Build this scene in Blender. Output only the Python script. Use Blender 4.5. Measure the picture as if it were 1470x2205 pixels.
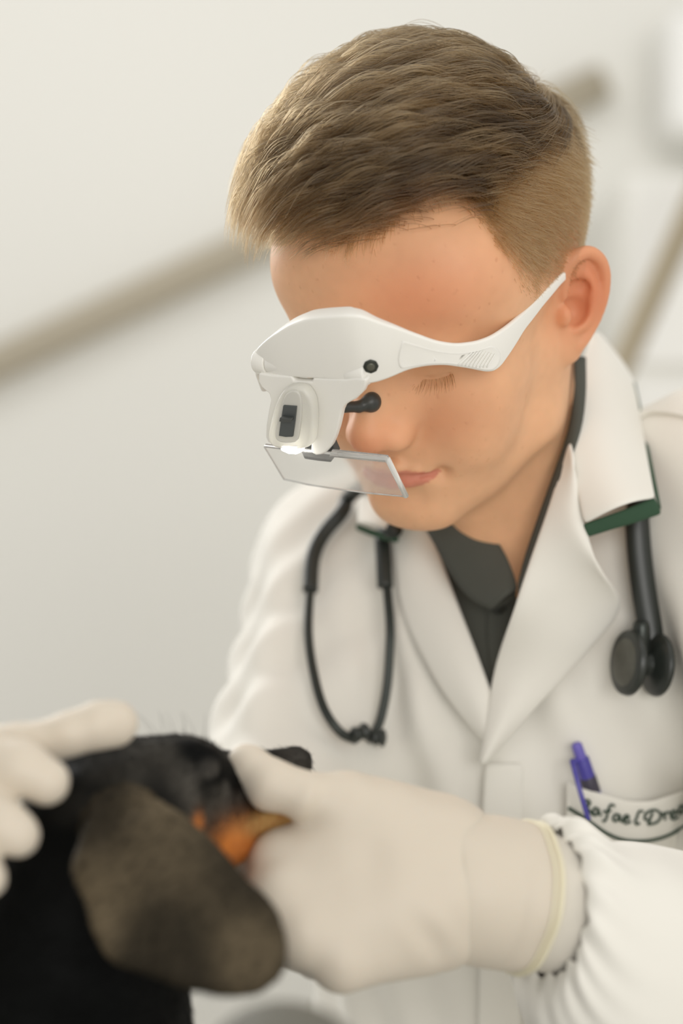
import bpy, bmesh, math, random
import numpy as np
from mathutils import Vector, Matrix

random.seed(7)
RNG = np.random.default_rng(11)
SC = bpy.context.scene
COL = SC.collection
for o in list(bpy.data.objects):
    bpy.data.objects.remove(o)

# ------------------------------------------------------------------ camera
F = 4300.0                      # focal length in pixels of the 1470 x 2205 frame
CAMZ = 1.45
cam = bpy.data.cameras.new('camera')
cam.sensor_fit = 'VERTICAL'
cam.sensor_height = 36.0
cam.lens = 36.0 * F / 2205.0
cam.clip_start = 0.05
cam.dof.use_dof = True
cam.dof.focus_distance = 1.105
cam.dof.aperture_fstop = 2.7
camo = bpy.data.objects.new('camera', cam)
COL.objects.link(camo)
camo.location = (0, 0, CAMZ)
camo.rotation_euler = (math.pi / 2, 0, 0)
SC.camera = camo

# ------------------------------------------------------------------ world, lights, exposure
w = bpy.data.worlds.new('world')
SC.world = w
w.use_nodes = True
bg = w.node_tree.nodes['Background']
bg.inputs['Color'].default_value = (1.0, 0.972, 0.918, 1)
bg.inputs['Strength'].default_value = 0.53

def area_light(name, loc, target, size, power, color=(1, 1, 1), size_y=None, spread=180):
    l = bpy.data.lights.new(name, 'AREA')
    l.energy = power
    l.color = color
    l.shape = 'RECTANGLE'
    l.size = size
    l.size_y = size_y or size
    l.spread = math.radians(spread)
    o = bpy.data.objects.new(name, l)
    COL.objects.link(o)
    o.location = loc
    d = Vector(target) - Vector(loc)
    o.rotation_euler = d.to_track_quat('-Z', 'Y').to_euler()
    return o

# ceiling panel above the table, window light from the far left, softer daylight from the right
area_light('ceiling_panel_light', (0.15, 0.75, 2.65), (0.15, 1.0, 1.3), 1.2, 4.2, (1, 0.99, 0.96))
area_light('window_light', (-1.35, 2.75, 2.45), (0.1, 1.15, 1.55), 0.8, 10.5, (1, 0.99, 0.97), 1.4, 95)
area_light('front_fill_light', (0.7, -2.6, 1.8), (0.1, 1.2, 1.35), 2.2, 61, (1, 0.98, 0.95), 1.4)  # added fill from behind the camera for face and coat, not a real window
area_light('side_window_light', (1.7, 0.5, 1.9), (0.2, 1.1, 1.4), 1.0, 4, (1, 0.97, 0.93), 1.4)
area_light('wall_wash_light', (-0.5, 1.9, 2.78), (-0.5, 3.0, 1.2), 1.6, 5.4, (1, 0.99, 0.97), 0.5)  # added light that only brightens the back wall, no fixture of the room

SC.view_settings.view_transform = 'Standard'
SC.view_settings.look = 'None'
SC.view_settings.gamma = 1.0
SC.view_settings.use_curve_mapping = False
SC.view_settings.exposure = 0.0

# ------------------------------------------------------------------ helpers: points
def P(px, py, d):
    """a point seen at pixel px,py standing d metres in front of the camera"""
    return np.array([d * (px - 735.0) / F, d, CAMZ - d * (py - 1102.5) / F])

def rot_ypr(y, p, r):
    cy, sy, cp, sp, cr, sr = math.cos(y), math.sin(y), math.cos(p), math.sin(p), math.cos(r), math.sin(r)
    Rz = np.array([[cy, -sy, 0], [sy, cy, 0], [0, 0, 1]])
    Rx = np.array([[1, 0, 0], [0, cp, -sp], [0, sp, cp]])
    Ry = np.array([[cr, 0, sr], [0, 1, 0], [-sr, 0, cr]])
    return Rz @ Rx @ Ry

HM = rot_ypr(*[math.radians(a) for a in (142.9, -35.0, -9.1)])   # head axes: x = his right, y = face, z = up
HT = np.array([0.0655, 1.200, 0.1218 + CAMZ])
def H2W(p): return np.asarray(p, float) @ HM.T + HT
def W2H(p): return (np.asarray(p, float) - HT) @ HM

def catmull(pts, n):
    """resample a polyline through pts smoothly, n points per span"""
    pts = np.asarray(pts, float)
    e = np.vstack([2 * pts[0] - pts[1], pts, 2 * pts[-1] - pts[-2]])
    out = []
    for i in range(1, len(e) - 2):
        p0, p1, p2, p3 = e[i - 1], e[i], e[i + 1], e[i + 2]
        for t in np.linspace(0, 1, n, endpoint=False):
            out.append(0.5 * (2 * p1 + (p2 - p0) * t + (2 * p0 - 5 * p1 + 4 * p2 - p3) * t * t + (3 * p1 - p0 - 3 * p2 + p3) * t ** 3))
    out.append(pts[-1])
    return np.array(out)

def lin(pts, n):
    pts = np.asarray(pts, float)
    s = np.r_[0, np.cumsum(np.linalg.norm(np.diff(pts, axis=0), axis=1))]
    t = np.linspace(0, s[-1], n)
    return np.stack([np.interp(t, s, pts[:, k]) for k in range(pts.shape[1])], 1)

def smoothstep(a, b, x):
    t = np.clip((x - a) / (b - a), 0, 1)
    return t * t * (3 - 2 * t)

# cheap value noise for surface relief and colour variation
_perm = np.random.default_rng(3).random((32, 32, 32)).astype(np.float32)
def vnoise(p, scale):
    q = np.asarray(p) * scale + 100.0
    i = np.floor(q).astype(int)
    f = q - i
    f = f * f * (3 - 2 * f)
    def g(a, b, c): return _perm[(i[:, 0] + a) % 32, (i[:, 1] + b) % 32, (i[:, 2] + c) % 32]
    x, y, z = f[:, 0], f[:, 1], f[:, 2]
    c00 = g(0,0,0)*(1-x)+g(1,0,0)*x; c10 = g(0,1,0)*(1-x)+g(1,1,0)*x
    c01 = g(0,0,1)*(1-x)+g(1,0,1)*x; c11 = g(0,1,1)*(1-x)+g(1,1,1)*x
    return (c00*(1-y)+c10*y)*(1-z)+(c01*(1-y)+c11*y)*z

# ------------------------------------------------------------------ helpers: signed distance sculpting
def ell(c, r, rot=None):
    c = np.asarray(c, float); r = np.asarray(r, float)
    Rm = None if rot is None else np.asarray(rot, float)
    def f(p):
        q = p - c
        if Rm is not None: q = q @ Rm
        k0 = np.sqrt(((q / r) ** 2).sum(1)); k1 = np.sqrt(((q / (r * r)) ** 2).sum(1)) + 1e-9
        return k0 * (k0 - 1) / k1
    m = r.max() if Rm is not None else r
    return f, c - m, c + m

def ball(c, r): return ell(c, (r, r, r))

def rcone(a, b, ra, rb):
    a = np.asarray(a, float); b = np.asarray(b, float)
    def f(p):
        ba = b - a
        t = np.clip(((p - a) @ ba) / (ba @ ba), 0, 1)
        return np.linalg.norm(p - a - t[:, None] * ba, axis=1) - (ra + (rb - ra) * t)
    m = max(ra, rb)
    return f, np.minimum(a, b) - m, np.maximum(a, b) + m

def rbox(c, h, rot=None, rr=0.002):
    c = np.asarray(c, float); h = np.asarray(h, float)
    Rm = None if rot is None else np.asarray(rot, float)
    def f(p):
        q = p - c
        if Rm is not None: q = q @ Rm
        q = np.abs(q) - (h - rr)
        return np.linalg.norm(np.maximum(q, 0), axis=1) + np.minimum(q.max(1), 0) - rr
    m = np.linalg.norm(h) if Rm is not None else h
    return f, c - m, c + m

class Sculpt:
    def __init__(s): s.ops = []
    def add(s, prim, k=0.01): s.ops.append((0, prim, k)); return s
    def cut(s, prim, k=0.01): s.ops.append((1, prim, k)); return s
    def chain(s, pts, rad, k=0.01):
        for i in range(len(pts) - 1): s.add(rcone(pts[i], pts[i + 1], rad[i], rad[i + 1]), k if i == 0 else min(k, 0.004) if k < .004 else k)
        return s
    @staticmethod
    def _comb(kind, d, b, k):
        if kind == 0:
            h = np.clip(0.5 + 0.5 * (d - b) / k, 0, 1)
            return d * (1 - h) + b * h - k * h * (1 - h)
        h = np.clip(0.5 - 0.5 * (d + b) / k, 0, 1)
        return d * (1 - h) - b * h + k * h * (1 - h)
    def eval(s, p):
        p = np.asarray(p, float)
        d = np.full(len(p), 0.5)
        for kind, (f, lo, hi), k in s.ops: d = s._comb(kind, d, f(p), k)
        return d
    def mesh(s, res, lo=None, hi=None):
        if lo is None:
            lo = np.min([o[1][1] for o in s.ops if o[0] == 0], 0) - 3 * res
            hi = np.max([o[1][2] for o in s.ops if o[0] == 0], 0) + 3 * res
        lo = np.asarray(lo, float); hi = np.asarray(hi, float)
        n = np.ceil((hi - lo) / res).astype(int) + 1
        D = np.full(n, 0.5, np.float32)
        ax = [lo[i] + res * np.arange(n[i]) for i in range(3)]
        for kind, (f, a, b), k in s.ops:
            i0 = np.clip(np.floor((a - k - 3 * res - lo) / res).astype(int), 0, n)
            i1 = np.clip(np.ceil((b + k + 3 * res - lo) / res).astype(int) + 1, 0, n)
            if (i1 <= i0).any(): continue
            sl = tuple(slice(i0[j], i1[j]) for j in range(3))
            g = np.stack(np.meshgrid(*[ax[j][sl[j]] for j in range(3)], indexing='ij'), -1).reshape(-1, 3)
            shp = tuple(i1 - i0)
            D[sl] = s._comb(kind, D[sl], f(g).reshape(shp).astype(np.float32), k)
        return surface_nets(D, lo, res)

def surface_nets(D, lo, res):
    ins = D < 0
    n = np.array(D.shape)
    corners = [(i, j, k) for i in (0, 1) for j in (0, 1) for k in (0, 1)]
    def cs(A, c): return A[c[0]:n[0]-1+c[0], c[1]:n[1]-1+c[1], c[2]:n[2]-1+c[2]]
    cnt = sum(cs(ins, c).astype(np.int8) for c in corners)
    act = (cnt > 0) & (cnt < 8)
    idx = np.argwhere(act)
    vid = -np.ones(act.shape, np.int64)
    vid[act] = np.arange(len(idx))
    acc = np.zeros((len(idx), 3)); wt = np.zeros(len(idx))
    vals = {c: D[idx[:, 0]+c[0], idx[:, 1]+c[1], idx[:, 2]+c[2]].astype(float) for c in corners}
    for c in corners:
        for a in range(3):
            if c[a] == 0:
                e = list(c); e[a] = 1; e = tuple(e)
                v0, v1 = vals[c], vals[e]
                m = (v0 < 0) != (v1 < 0)
                t = np.where(m, v0 / np.where(m, v0 - v1, 1), 0)
                pnt = np.array(c, float)[None] + t[:, None] * (np.arange(3) == a)
                acc[m] += pnt[m]; wt[m] += 1
    V = lo + res * (idx + acc / wt[:, None])
    Q = []
    for a in range(3):
        b, c = (a + 1) % 3, (a + 2) % 3
        sl0 = [slice(1, n[i] - 1) for i in range(3)]; sl0[a] = slice(0, n[a] - 1)
        sl1 = list(sl0); sl1[a] = slice(1, n[a])
        s0 = ins[tuple(sl0)]; s1 = ins[tuple(sl1)]
        e = np.argwhere(s0 != s1)
        inside0 = s0[s0 != s1]
        base = e.copy(); base[:, b] += 1; base[:, c] += 1
        def vv(db, dc):
            q = base.copy(); q[:, b] -= db; q[:, c] -= dc
            return vid[q[:, 0], q[:, 1], q[:, 2]]
        q = np.stack([vv(1, 1), vv(0, 1), vv(0, 0), vv(1, 0)], 1)
        q[~inside0] = q[~inside0][:, ::-1]
        Q.append(q)
    return V, np.vstack(Q)

def smooth_mesh(V, Q, it=2, lam=0.5):
    e = np.vstack([Q[:, [i, (i + 1) % Q.shape[1]]] for i in range(Q.shape[1])])
    e = np.vstack([e, e[:, ::-1]])
    cnt = np.bincount(e[:, 0], minlength=len(V))[:, None]
    for _ in range(it):
        acc = np.stack([np.bincount(e[:, 0], weights=V[e[:, 1], k], minlength=len(V)) for k in range(3)], 1)
        V = V + lam * (acc / np.maximum(cnt, 1) - V)
    return V

def vnormals(V, Q):
    a, b, c = V[Q[:, 0]], V[Q[:, 1]], V[Q[:, 2]]
    fn = np.cross(b - a, c - a)
    N = np.zeros_like(V)
    for i in range(Q.shape[1]):
        for k in range(3): N[:, k] += np.bincount(Q[:, i], weights=fn[:, k], minlength=len(V))
    return N / (np.linalg.norm(N, axis=1)[:, None] + 1e-12)

# ------------------------------------------------------------------ helpers: objects
def put(o, parent=None):
    COL.objects.link(o)
    if parent is not None:
        o.parent = parent
        o.matrix_parent_inverse = Matrix.Translation(parent.location).inverted()
    return o

def mesh_obj(name, V, Fc, mat, parent=None, col=None, smooth=True):
    me = bpy.data.meshes.new(name)
    V = np.asarray(V, float)
    if isinstance(Fc, np.ndarray) and Fc.ndim == 2:
        k = Fc.shape[1]
        me.vertices.add(len(V)); me.vertices.foreach_set('co', V.ravel())
        me.loops.add(Fc.size); me.loops.foreach_set('vertex_index', Fc.ravel().astype(np.int32))
        me.polygons.add(len(Fc))
        me.polygons.foreach_set('loop_start', np.arange(0, Fc.size, k, dtype=np.int32))
        me.update(calc_edges=True); me.validate()
    else:
        me.from_pydata([tuple(v) for v in V], [], [tuple(int(i) for i in f) for f in Fc])
    if smooth: me.polygons.foreach_set('use_smooth', [True] * len(me.polygons))
    if col is not None:
        at = me.color_attributes.new('Col', 'FLOAT_COLOR', 'POINT')
        at.data.foreach_set('color', np.c_[col, np.ones(len(col))].astype(np.float32).ravel())
    me.materials.append(mat)
    o = bpy.data.objects.new(name, me)
    return put(o, parent)

def thing(name, label, cat, loc, group=None):
    o = bpy.data.objects.new(name, None)
    o.empty_display_size = 0.05
    COL.objects.link(o)
    o.location = Vector([float(a) for a in loc])
    o['label'] = label; o['category'] = cat
    if group: o['group'] = group
    return o

def tag(o, label, cat, group=None, kind=None):
    o['label'] = label; o['category'] = cat
    if group: o['group'] = group
    if kind: o['kind'] = kind
    return o

def grid_faces(nu, nv, cu=False, cv=False):
    f = []
    for i in range(nu if cu else nu - 1):
        for j in range(nv if cv else nv - 1):
            a, b = i, (i + 1) % nu
            c, d = j, (j + 1) % nv
            f.append((a * nv + c, b * nv + c, b * nv + d, a * nv + d))
    return np.array(f)

def sheet(name, G, mat, parent=None, thick=0.0, subd=0, col=None, offset=0):
    """an open cloth-like patch from a grid of points G[nu][nv]; thick gives it real thickness"""
    G = np.asarray(G, float)
    nu, nv = G.shape[:2]
    o = mesh_obj(name, G.reshape(-1, 3), grid_faces(nu, nv), mat, parent, col)
    if thick:
        m = o.modifiers.new('solid', 'SOLIDIFY'); m.thickness = thick; m.offset = offset
    if subd:
        m = o.modifiers.new('sub', 'SUBSURF'); m.levels = subd; m.render_levels = subd
    return o

def tube(name, pts, rad, mat, parent=None, seg=14, caps=True, flat=None, up=(0, 1, 0)):
    """sweep a circle (or ellipse with flat=(a,b) factors) along pts"""
    pts = np.asarray(pts, float); n = len(pts)
    rad = np.full(n, rad) if np.isscalar(rad) else np.asarray(rad, float)
    T = np.gradient(pts, axis=0); T /= np.linalg.norm(T, axis=1)[:, None] + 1e-12
    U = np.zeros_like(T); u = np.asarray(up, float)
    for i in range(n):
        u = u - T[i] * (u @ T[i])
        if np.linalg.norm(u) < 1e-6: u = np.cross(T[i], (1, 0.3, 0.2))
        u = u / np.linalg.norm(u); U[i] = u
    W = np.cross(T, U)
    a = np.linspace(0, 2 * np.pi, seg, endpoint=False)
    fa, fb = flat or (1, 1)
    V = pts[:, None] + rad[:, None, None] * (fa * np.cos(a)[None, :, None] * U[:, None] + fb * np.sin(a)[None, :, None] * W[:, None])
    Fc = [tuple(int(x) for x in f) for f in grid_faces(n, seg, False, True)]
    V = V.reshape(-1, 3)
    if caps:
        Fc.append(tuple(range(seg))); Fc.append(tuple(range((n - 1) * seg, n * seg))[::-1])
    o = mesh_obj(name, V, Fc, mat, parent)
    return o

def extrude_poly(name, front, back, mat, parent=None, bevel=0.0008, seg=2, smooth=False):
    """solid between two matching outlines (n x 3 arrays)"""
    n = len(front)
    V = np.vstack([front, back])
    Fc = [tuple(range(n)), tuple(range(n, 2 * n))[::-1]]
    Fc += [(i, i + n, (i + 1) % n + n, (i + 1) % n) for i in range(n)]
    o = mesh_obj(name, V, Fc, mat, parent, smooth=False)
    fix_normals(o)
    if bevel:
        m = o.modifiers.new('bevel', 'BEVEL'); m.width = bevel; m.segments = seg; m.limit_method = 'ANGLE'; m.angle_limit = math.radians(35)
        m.harden_normals = False
    for p in o.data.polygons: p.use_smooth = True
    m = o.modifiers.new('wn', 'WEIGHTED_NORMAL'); m.keep_sharp = False; m.weight = 80
    return o

def fix_normals(o):
    bm = bmesh.new(); bm.from_mesh(o.data)
    bmesh.ops.recalc_face_normals(bm, faces=bm.faces[:])
    bm.to_mesh(o.data); bm.free()

def hair_obj(name, S, rad, mat, parent, lock=None):
    """strands S[n][k][3] as real hair curves"""
    n, k = S.shape[:2]
    cu = bpy.data.hair_curves.new(name)
    cu.add_curves([k] * n)
    cu.position_data.foreach_set('vector', S.reshape(-1).astype(np.float32))
    at = cu.attributes.get('radius') or cu.attributes.new('radius', 'FLOAT', 'POINT')
    at.data.foreach_set('value', np.ascontiguousarray(np.broadcast_to(rad, (n, k))).ravel().astype(np.float32))
    if lock is not None:
        la = cu.attributes.new('lock', 'FLOAT', 'CURVE'); la.data.foreach_set('value', np.asarray(lock, np.float32))
    cu.materials.append(mat)
    o = bpy.data.objects.new(name, cu)
    return put(o, parent)

# ------------------------------------------------------------------ helpers: materials
def srgb(r, g, b):
    f = lambda c: (c / 255 / 12.92) if c <= 10.31 else ((c / 255 + 0.055) / 1.055) ** 2.4
    return (f(r), f(g), f(b))

def mat(name, color, rough=0.5, bump=None, noise=None, attr=False, **kw):
    """principled; noise=(scale, amount) varies the colour, bump=(scale, strength, distance)"""
    m = bpy.data.materials.new(name); m.use_nodes = True
    nt = m.node_tree; nd = nt.nodes; b = nd['Principled BSDF']
    b.inputs['Roughness'].default_value = rough
    b.inputs['Base Color'].default_value = (*color, 1)
    for k, v in kw.items():
        key = k.replace('_', ' ')
        b.inputs[key].default_value = v if not isinstance(v, tuple) or len(v) != 3 or 'Radius' in key else (*v, 1)
    tc = nd.new('ShaderNodeTexCoord')
    src = None
    if attr:
        a = nd.new('ShaderNodeVertexColor'); a.layer_name = 'Col'; src = a.outputs['Color']
    if noise:
        n = nd.new('ShaderNodeTexNoise'); n.inputs['Scale'].default_value = noise[0]; n.inputs['Detail'].default_value = 5
        nt.links.new(tc.outputs['Object'], n.inputs['Vector'])
        mr = nd.new('ShaderNodeMapRange'); mr.inputs['To Min'].default_value = 1 - noise[1]; mr.inputs['To Max'].default_value = 1 + noise[1]
        nt.links.new(n.outputs['Fac'], mr.inputs['Value'])
        mx = nd.new('ShaderNodeMix'); mx.data_type = 'RGBA'; mx.blend_type = 'MULTIPLY'; mx.inputs[0].default_value = 1
        if src is not None: nt.links.new(src, mx.inputs[6])
        else: mx.inputs[6].default_value = (*color, 1)
        nt.links.new(mr.outputs['Result'], mx.inputs[7]); src = mx.outputs[2]
    if src is not None: nt.links.new(src, b.inputs['Base Color'])
    if bump:
        n = nd.new('ShaderNodeTexNoise'); n.inputs['Scale'].default_value = bump[0]; n.inputs['Detail'].default_value = 4
        nt.links.new(tc.outputs['Object'], n.inputs['Vector'])
        bp = nd.new('ShaderNodeBump'); bp.inputs['Strength'].default_value = bump[1]; bp.inputs['Distance'].default_value = bump[2]
        nt.links.new(n.outputs['Fac'], bp.inputs['Height']); nt.links.new(bp.outputs['Normal'], b.inputs['Normal'])
    return m

# ================================================================== the room
M_wall = mat('wall_paint', srgb(238, 237, 231), 0.85, noise=(1.2, 0.015), bump=(90, 0.05, 0.001))
def quad_box(name, lo, hi, m, parent=None, bev=0.0):
    lo = np.array(lo, float); hi = np.array(hi, float)
    V = np.array([[(lo, hi)[i][0], (lo, hi)[j][1], (lo, hi)[k][2]] for i in (0, 1) for j in (0, 1) for k in (0, 1)])
    Fc = [(0, 1, 3, 2), (4, 6, 7, 5), (0, 4, 5, 1), (2, 3, 7, 6), (0, 2, 6, 4), (1, 5, 7, 3)]
    o = mesh_obj(name, V, Fc, m, parent, smooth=False)
    if bev:
        b = o.modifiers.new('bevel', 'BEVEL'); b.width = bev; b.segments = 3
    return o
wb = quad_box('wall_back', (-2.6, 3.0, 0), (2.6, 3.1, 2.8), M_wall); wb['kind'] = 'structure'; wb['label'] = 'plain off-white wall behind the person'
M_floor = mat('floor_vinyl', srgb(212, 209, 202), 0.45, noise=(6, 0.05))
fl = quad_box('floor', (-2.6, -3.4, -0.1), (2.6, 3.1, 0), M_floor); fl['kind'] = 'structure'; fl['label'] = 'light grey vinyl floor of the clinic'

# ================================================================== the person's head (one continuous mesh)
HD = Sculpt()
def sym(fn, prim, c, *a, k=0.01, op='add', **kw):
    for s in (-1, 1):
        cc = (c[0] * s, c[1], c[2])
        getattr(fn, op)(prim(cc, *a, **kw), k)
HD.add(ell((0, -0.013, 0.052), (0.0785, 0.103, 0.088)), 0.01)
HD.add(ell((0, 0.040, 0.046), (0.0745, 0.052, 0.060)), 0.03)          # forehead
sym(HD, ball, (0.041, 0.050, 0.056), 0.0305, k=0.02)
HD.add(ell((0, 0.036, -0.030), (0.059, 0.052, 0.066)), 0.03)         # face mass
sym(HD, ell, (0.042, 0.050, -0.012), (0.026, 0.030, 0.024), k=0.02)   # cheek bones
sym(HD, ell, (0.036, 0.062, -0.040), (0.024, 0.024, 0.026), k=0.02)   # cheeks
for s in (-1, 1):
    HD.add(rcone((0.054 * s, 0.004, -0.020), (0.050 * s, 0.018, -0.058), 0.016, 0.015), 0.02)
    HD.add(rcone((0.050 * s, 0.018, -0.058), (0.014 * s, 0.078, -0.085), 0.015, 0.016), 0.02)
HD.add(ell((0, 0.045, -0.070), (0.042, 0.042, 0.026)), 0.02)         # under jaw fill
HD.add(ell((0, 0.083, -0.084), (0.019, 0.014, 0.014)), 0.012)         # chin
sym(HD, ell, (0.026, 0.080, 0.030), (0.026, 0.013, 0.009), k=0.012)  # brow ridge
HD.add(ell((0, 0.083, 0.030), (0.014, 0.010, 0.014)), 0.012)
sym(HD, ell, (0.035, 0.097, 0.013), (0.015, 0.013, 0.010), k=0.012, op='cut')   # eye sockets
sym(HD, ell, (0.030, 0.0715, 0.0135), (0.0160, 0.0130, 0.0115), k=0.004)         # lowered lids over the eyeballs
for s in (-1, 1):                                                      # lid line and lower lid
    pts = [np.array((s * (0.031 - 0.014 * math.cos(t)), 0.0835 - 0.006 * abs(math.cos(t)) ** 2, 0.0105 - 0.0035 * math.sin(t))) for t in np.linspace(0.35, math.pi - .5, 6)]
    for a, b in zip(pts[:-1], pts[1:]): HD.cut(rcone(a, b, 0.0007, 0.0007), 0.0015)
    HD.cut(rcone((s * 0.018, 0.083, 0.0185), (s * 0.042, 0.080, 0.0185), 0.0012, 0.0012), 0.004)
for s in (-1, 1): HD.add(ball((0.0165 * s, 0.0805, -0.006), 0.0085), 0.014)
for s in (-1, 1): HD.add(rcone((0.010 * s, 0.086, -0.002), (0.0115 * s, 0.0915, -0.016), 0.0075, 0.0085), 0.010)
# nose
HD.add(rcone((0, 0.086, 0.020), (0, 0.108, -0.014), 0.0068, 0.0092), 0.012)
HD.add(ell((0, 0.109, -0.020), (0.0115, 0.0115, 0.0098)), 0.008)
sym(HD, ell, (0.0125, 0.099, -0.0245), (0.0082, 0.0110, 0.0085), k=0.006)
HD.add(ell((0, 0.092, -0.028), (0.012, 0.012, 0.006)), 0.006)
sym(HD, ell, (0.0068, 0.103, -0.0330), (0.0036, 0.0058, 0.0040), k=0.003, op='cut')
# mouth
HD.add(ell((0, 0.072, -0.052), (0.034, 0.025, 0.024)), 0.014)
for s in (-1, 1):
    up = [(0.000, 0.0975, -0.0490), (0.006 * s, 0.0978, -0.0478), (0.015 * s, 0.0938, -0.0505), (0.0245 * s, 0.0855, -0.0555)]
    lo_ = [(0.000, 0.0965, -0.0585), (0.009 * s, 0.0953, -0.0584), (0.017 * s, 0.0915, -0.0575), (0.0245 * s, 0.0855, -0.0560)]
    HD.chain(up, [0.0036, 0.0037, 0.0031, 0.0014], 0.0035)
    HD.chain(lo_, [0.0046, 0.0044, 0.0034, 0.0014], 0.0035)
    ln = [(0.000, 0.1020, -0.0532), (0.009 * s, 0.1005, -0.0532), (0.018 * s, 0.0945, -0.0545), (0.0275 * s, 0.0860, -0.0558)]
    for a, b in zip(ln[:-1], ln[1:]): HD.cut(rcone(a, b, 0.0009, 0.0009), 0.0025)
    HD.cut(rcone((0.0035 * s, 0.1035, -0.036), (0.003 * s, 0.1025, -0.045), 0.0006, 0.0018), 0.005) if s > 0 else None
    HD.cut(ell((0.030 * s, 0.0900, -0.0560), (0.004, 0.005, 0.005)), 0.006)
HD.cut(rcone((-0.012, 0.0985, -0.0705), (0.012, 0.0985, -0.0705), 0.003, 0.003), 0.010)     # fold above the chin
# neck and upper chest, given in world space
def hw(px, py, d): return W2H(P(px, py, d))
NB = hw(1150, 1110, 1.315)
HD.add(rcone((0, -0.028, -0.020), NB, 0.050, 0.058), 0.022)
HD.add(rcone((0, 0.018, -0.060), hw(1095, 1245, 1.268), 0.030, 0.020), 0.03)               # throat
HD.add(rcone((-0.052, -0.012, -0.03), hw(1120, 1225, 1.256), 0.014, 0.010), 0.02)             # neck muscle
HD.add(rcone(hw(980, 1240, 1.40), hw(1300, 1200, 1.38), 0.040, 0.040), 0.04)
HD.add(ell(hw(1110, 1420, 1.40), (0.09, 0.06, 0.09)), 0.04)

# ears: his left one (x < 0) faces the camera
def ear(s):
    O = np.array((0.0708 * s, -0.006, 0.002))
    n = np.array((0.80 * s, 0.52, 0.06)); n /= np.linalg.norm(n)       # facing direction of the ear's hollow
    upv = np.array((0.10 * s, -0.20, 1.0)); upv -= n * (upv @ n); upv /= np.linalg.norm(upv)
    bk = np.cross(upv, n) * (1 if s < 0 else -1)
    if bk[1] > 0: bk = -bk
    L = lambda b, u, h: O + bk * b + upv * u + n * h
    Rm = np.stack([bk, upv, n], 1)
    HD.add(ell(L(0.013, 0.006, 0.000), (0.0165, 0.0265, 0.0042), Rm), 0.006)
    HD.add(ell(L(0.004, 0.002, -0.006), (0.011, 0.020, 0.009), Rm), 0.008)       # root
    HD.add(ell(L(0.006, -0.0240, 0.001), (0.0085, 0.0100, 0.0042), Rm), 0.006)   # lobe
    HD.cut(ell(L(0.010, 0.004, 0.008), (0.0115, 0.0170, 0.0085), Rm), 0.004)
    hx = [(0.000, 0.010), (0.001, 0.022), (0.007, 0.0315), (0.0165, 0.0335), (0.0245, 0.0275), (0.0280, 0.0170), (0.0270, 0.0040), (0.0225, -0.0080), (0.0165, -0.0170), (0.0105, -0.0240)]
    hp = catmull([(a, b, 0.0035) for a, b in hx], 3)
    hp = [L(*q) for q in hp]
    hr = np.interp(np.linspace(0, 1, len(hp)), [0, .25, .5, .8, 1], [.0030, .0036, .0034, .0028, .0030])
    for i in range(len(hp) - 1): HD.add(rcone(hp[i], hp[i + 1], hr[i], hr[i + 1]), 0.0018)
    ah = [L(*q) for q in catmull([(0.0125, 0.0235, 0.0008), (0.0185, 0.0160, 0.0020), (0.0205, 0.0050, 0.0030), (0.0165, -0.0070, 0.0035), (0.0085, -0.0125, 0.0035)], 3)]
    for a, b in zip(ah[:-1], ah[1:]): HD.add(rcone(a, b, 0.0026, 0.0026), 0.003)
    HD.cut(ell(L(0.0085, -0.001, 0.002), (0.0075, 0.0090, 0.0075), Rm), 0.003)   # concha
    HD.cut(ell(L(0.010, 0.012, 0.002), (0.0080, 0.0055, 0.0045), Rm), 0.003)
    HD.add(ell(L(0.0000, -0.0020, 0.005), (0.0040, 0.0065, 0.0045), Rm), 0.003)  # tragus
ear(-1); ear(1)

hV, hQ = HD.mesh(0.0014, lo=(-0.13, -0.20, -0.26), hi=(0.13, 0.13, 0.15))
hV = smooth_mesh(hV, hQ, 2, 0.5)
hN = vnormals(hV, hQ)

# ---- skin colour of its own: lips, blush, freckles, shaved sides
def blob(p, c, r): return np.exp(-((((p - np.array(c)) / np.array(r)) ** 2).sum(1)))
def mixc(c, t, w): return c * (1 - w[:, None]) + np.array(t)[None] * w[:, None]
skin = np.tile(np.array(srgb(226, 176, 136)), (len(hV), 1))
skin *= (1 + 0.10 * (vnoise(hV, 60) - 0.5) + 0.06 * (vnoise(hV, 230) - 0.5))[:, None]
redd = blob(hV, (-0.036, 0.075, -0.020), (0.026, 0.03, 0.022)) * 0.35 + blob(hV, (0.036, 0.075, -0.020), (0.026, 0.03, 0.022)) * 0.35
redd += blob(hV, (0, 0.115, -0.022), (0.016, 0.02, 0.014)) * 0.55
redd += blob(hV, (-0.035, 0.07, 0.062), (0.04, 0.04, 0.025)) * 0.6
for s in (-1, 1): redd += blob(hV, (0.085 * s, -0.018, 0.008), (0.02, 0.03, 0.035)) * 0.75
skin = mixc(skin, srgb(208, 116, 78), np.clip(redd, 0, 0.8))
spots = np.clip((vnoise(hV, 420) - 0.86) * 9, 0, 1) * (hV[:, 1] > 0.04)
skin = mixc(skin, srgb(176, 112, 78), spots * 0.35)
lips = np.zeros(len(hV))
LY = -0.0534 - 3.2 * hV[:, 0] ** 2
wl = np.clip(1 - (np.abs(hV[:, 0]) / 0.0265) ** 2, 0, 1) ** 0.7
dz = hV[:, 2] - LY
lips = smoothstep(0.0068, 0.0052, dz / np.maximum(wl, 0.05)) * smoothstep(-0.0108, -0.0090, dz / np.maximum(wl, 0.05)) * (np.abs(hV[:, 0]) < 0.0265) * (hV[:, 1] > 0.075)
skin = mixc(skin, srgb(196, 112, 96), lips * 0.75)
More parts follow.
